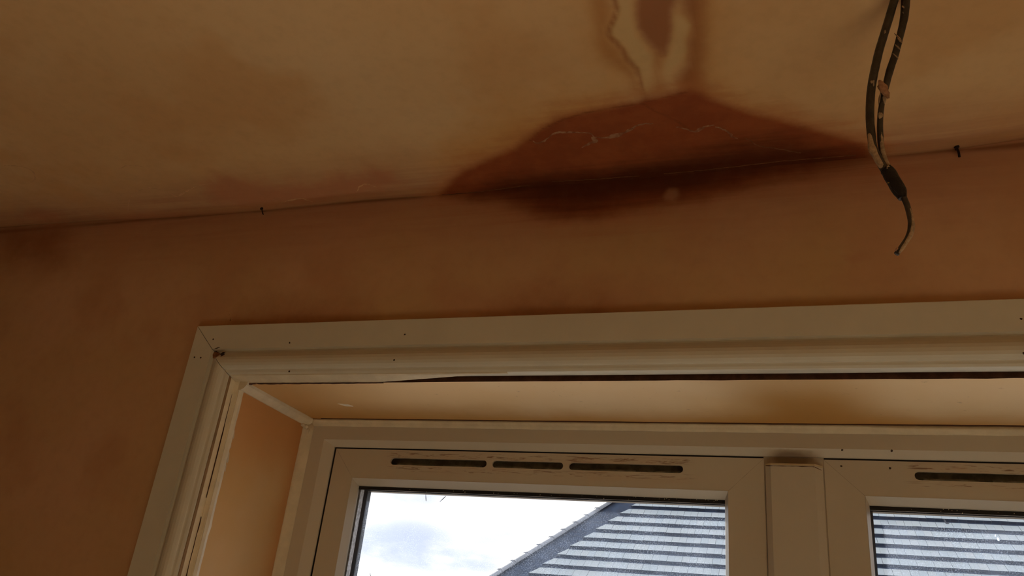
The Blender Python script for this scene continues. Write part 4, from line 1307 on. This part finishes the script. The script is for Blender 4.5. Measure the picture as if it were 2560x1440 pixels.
bm = bmesh.new()
E_l, E_r, T_l, T_r = (HIPX(Y_EAVE), Y_EAVE, rz(Y_EAVE)), (X_R, Y_EAVE, rz(Y_EAVE)), (HIPX(Y_TOP), Y_TOP, rz(Y_TOP)), (X_R, Y_TOP, rz(Y_TOP))
B_l, B_r = (HIPX(Y_EAVE), 2 * Y_TOP - Y_EAVE, rz(Y_EAVE)), (X_R, 2 * Y_TOP - Y_EAVE, rz(Y_EAVE))
vs = [bm.verts.new(p) for p in (E_l, E_r, T_r, T_l, B_l, B_r)]
for f in ((0, 1, 2, 3), (3, 2, 5, 4), (0, 3, 4), (1, 5, 2), (0, 4, 5, 1)):
    bm.faces.new([vs[i] for i in f])
hpart('roof', bm, M_BED_SHADE, 'dark weathered roof slope showing between the tiles')


def clip(poly, fn):
    """clip a polygon of (x, y) to fn(p) >= 0"""
    out = []
    for i in range(len(poly)):
        a_, b3 = poly[i], poly[(i + 1) % len(poly)]
        fa, fb = fn(a_), fn(b3)
        if fa >= 0:
            out.append(a_)
        if fa * fb < 0:
            k = fa / (fa - fb)
            out.append((a_[0] + (b3[0] - a_[0]) * k, a_[1] + (b3[1] - a_[1]) * k))
    return out


rows = bmesh.new()
PITCH, TW = 0.2965, 0.302
cut = lambda p: p[0] - (HIPX(p[1]) + 0.62)
for r in range(-15, 17):
    y0 = 18.002 - PITCH * r
    if y0 < Y_EAVE or y0 > Y_TOP - 0.3:
        continue
    y1 = y0 + PITCH * TILE_COVER
    x = -9.0 + (r % 2) * TW * 0.5 + random.uniform(-0.01, 0.01)
    while x < X_R - 0.4:
        lift = random.uniform(-0.003, 0.004)
        for hx in (0, 1):
            xa, xb = x + hx * TW / 2 + (0.003 if hx == 0 else 0.001), x + (hx + 1) * TW / 2 - (0.001 if hx == 0 else 0.003)
            jy = random.uniform(-0.003, 0.003)
            pg = clip([(xa, y0 + jy), (xb, y0 + jy), (xb, y1), (xa, y1)], cut)
            if len(pg) < 3:
                continue
            lo, hi = [], []
            for (qx, qy) in pg:
                f = (qy - y0) / (y1 - y0)
                lo.append(Vector((qx, qy, rz(qy))) - nrm * 0.004)
                hi.append(Vector((qx, qy, rz(qy))) + nrm * (TILE_H + lift - f * (TILE_H - 0.012)))
            va, vb = [rows.verts.new(p) for p in lo], [rows.verts.new(p) for p in hi]
            n_ = len(pg)
            rows.faces.new(vb)
            rows.faces.new(va[::-1])
            for i in range(n_):
                fc = rows.faces.new((va[i], va[(i + 1) % n_], vb[(i + 1) % n_], vb[i]))
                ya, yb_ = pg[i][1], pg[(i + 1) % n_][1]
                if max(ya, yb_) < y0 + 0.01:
                    fc.material_index = 1  # shade of the down-facing butts put into a dark colour
        x += TW
hpart('roof_tiles', rows, [M_TILE, M_BED_SHADE], 'courses of pale grey tiles')
# hip tiles: pale half-round caps laid end to end up the hip, each a little over the next
hd = (Vector(T_l) - Vector(E_l))
hl = hd.length
hd.normalize()
sidev = hd.cross(Vector((0, 0, 1))).normalized()
upv = sidev.cross(hd).normalized()
HL = 0.395
M_CAP = simple('pale_hip_tile', HIP_COL, 0.7, 0.25, 3.0)
k = 0
s0 = 0.0
while s0 + HL < hl:
    bm = bmesh.new()
    rings = []
    for (f, ra, dz_) in ((0.0, 0.112, 0.036), (0.06, 0.112, 0.036), (0.08, 0.108, 0.031), (1.05, 0.105, 0.026)):
        c = Vector(E_l) + hd * (s0 + f * HL) + upv * dz_
        rings.append([c + sidev * (math.cos(a) * ra) + upv * (math.sin(a) * ra * 0.62) for a in [math.pi * i / 10 for i in range(11)]])
    sweep(bm, rings)
    hpart('hip_tile', bm, M_CAP)
    s0 += HL
    k += 1
# eaves, wall
bm = bmesh.new()
box(bm, (HIPX(Y_EAVE) + 0.1, Y_EAVE + 0.05, rz(Y_EAVE) - 0.22), (X_R, Y_EAVE + 0.10, rz(Y_EAVE) - 0.01))
hpart('fascia', bm, M_UPVC)
bm = bmesh.new()
rings = []
for x in (HIPX(Y_EAVE), X_R):
    c = Vector((x, Y_EAVE - 0.02, rz(Y_EAVE) - 0.06))
    rings.append([c + Vector((0, math.cos(a) * 0.06, math.sin(a) * 0.06)) for a in [math.pi + math.pi * i / 8 for i in range(9)]])
sweep(bm, rings)
hpart('gutter', bm, M_BLACK)
bm = bmesh.new()
box(bm, (HIPX(Y_EAVE) + 0.5, Y_EAVE + 0.35, -0.25), (X_R - 0.3, 2 * Y_TOP - Y_EAVE - 0.35, rz(Y_EAVE) - 0.03))
hpart('wall', bm, simple('buff_brick', (0.33, 0.22, 0.15), 0.9, 0.25, 12.0))

M_BARK = simple('grey_bark', (0.10, 0.085, 0.07), 0.9, 0.3, 20.0)
M_LEAF = simple('grey_green_leaves', (0.16, 0.19, 0.15), 0.7, 0.3, 3.0)


def tree(base, tips, label, crown_r, leaves, seed):
    """trunk, branches that reach up to the given tips, and small leaves round them"""
    rnd_ = random.Random(seed)
    root = empty('tree', base, label=label, cat='tree', group='trees beyond the garden')
    off = -Vector(base)
    bm = bmesh.new()
    b0 = Vector(base)
    top_ = sum((Vector(q) for q in tips), Vector()) / len(tips)
    fork = b0 + (top_ - b0) * 0.55
    tube(bm, smooth_path([b0, b0 + (fork - b0) * 0.5 + Vector((0.1, 0, 0)), fork], 4), lambda t_: 0.16 - 0.07 * t_, 10)
    o = obj('trunk', recalc(bm), root, M_BARK, True)
    o.location = off
    bm = bmesh.new()
    lf = bmesh.new()
    for q in tips:
        q = Vector(q)
        mid_ = fork + (q - fork) * 0.5 + Vector((rnd_.uniform(-.3, .3), rnd_.uniform(-.3, .3), 0))
        path = smooth_path([fork - Vector((0, 0, 0.2)), mid_, q], 6)
        tube(bm, path, lambda t_: 0.07 * (1 - t_) + 0.008, 7)
        for i in range(leaves):
            f = rnd_.uniform(0.35, 1.0)
            p = path[int(f * (len(path) - 1))]
            rr = crown_r * (1.05 - f) + 0.05
            c = p + Vector((rnd_.gauss(0, rr), rnd_.gauss(0, rr), rnd_.gauss(0, rr * 0.6)))
            a_ = Vector((rnd_.uniform(-1, 1), rnd_.uniform(-1, 1), rnd_.uniform(-1, 1))).normalized()
            b4 = a_.orthogonal().normalized()
            s_ = rnd_.uniform(0.03, 0.065)
            v = [lf.verts.new(c + a_ * s_ * 1.4), lf.verts.new(c + b4 * s_ * 0.6 + a_ * s_ * 0.2), lf.verts.new(c - a_ * s_), lf.verts.new(c - b4 * s_ * 0.6 + a_ * s_ * 0.2)]
            lf.faces.new(v)
    o = obj('branches', recalc(bm), root, M_BARK, True)
    o.location = off
    o = obj('leaves', lf, root, M_LEAF, False)
    o.location = off
    return root


def along(dirv, Y, dz_=0.0):
    """a point at depth Y from the room's standpoint along a direction"""
    return (dirv[0] * Y, dirv[1] * Y - 1.0, 1.73 + dirv[2] * Y + dz_)


TY = 27.0
ta = along(TREES[0], TY)
tree((ta[0] - 0.7, ta[1] + 0.5, -0.25), [ta, (ta[0] - 0.35, ta[1] + 0.4, ta[2] - 0.45), (ta[0] - 0.9, ta[1] - 0.2, ta[2] - 0.2), (ta[0] - 1.5, ta[1] + 0.6, ta[2] + 0.3), (ta[0] + 0.2, ta[1] + 0.8, ta[2] - 0.75)],
     'loose leafy treetop just showing beside the left edge of the glass', 0.20, 110, 3)
tb_ = along(TREES[1], TY)
tree((tb_[0] + 0.1, tb_[1] + 2.5, -0.25), [tb_, (tb_[0] - 0.16, tb_[1] + 0.2, tb_[2] - 0.12), (tb_[0] + 0.22, tb_[1] + 0.3, tb_[2] - 0.14), (tb_[0] + 0.05, tb_[1] - 0.4, tb_[2] - 0.30)],
     'rounded grey treetop peeping over the bottom of the picture right of the leafy one', 0.07, 90, 5)
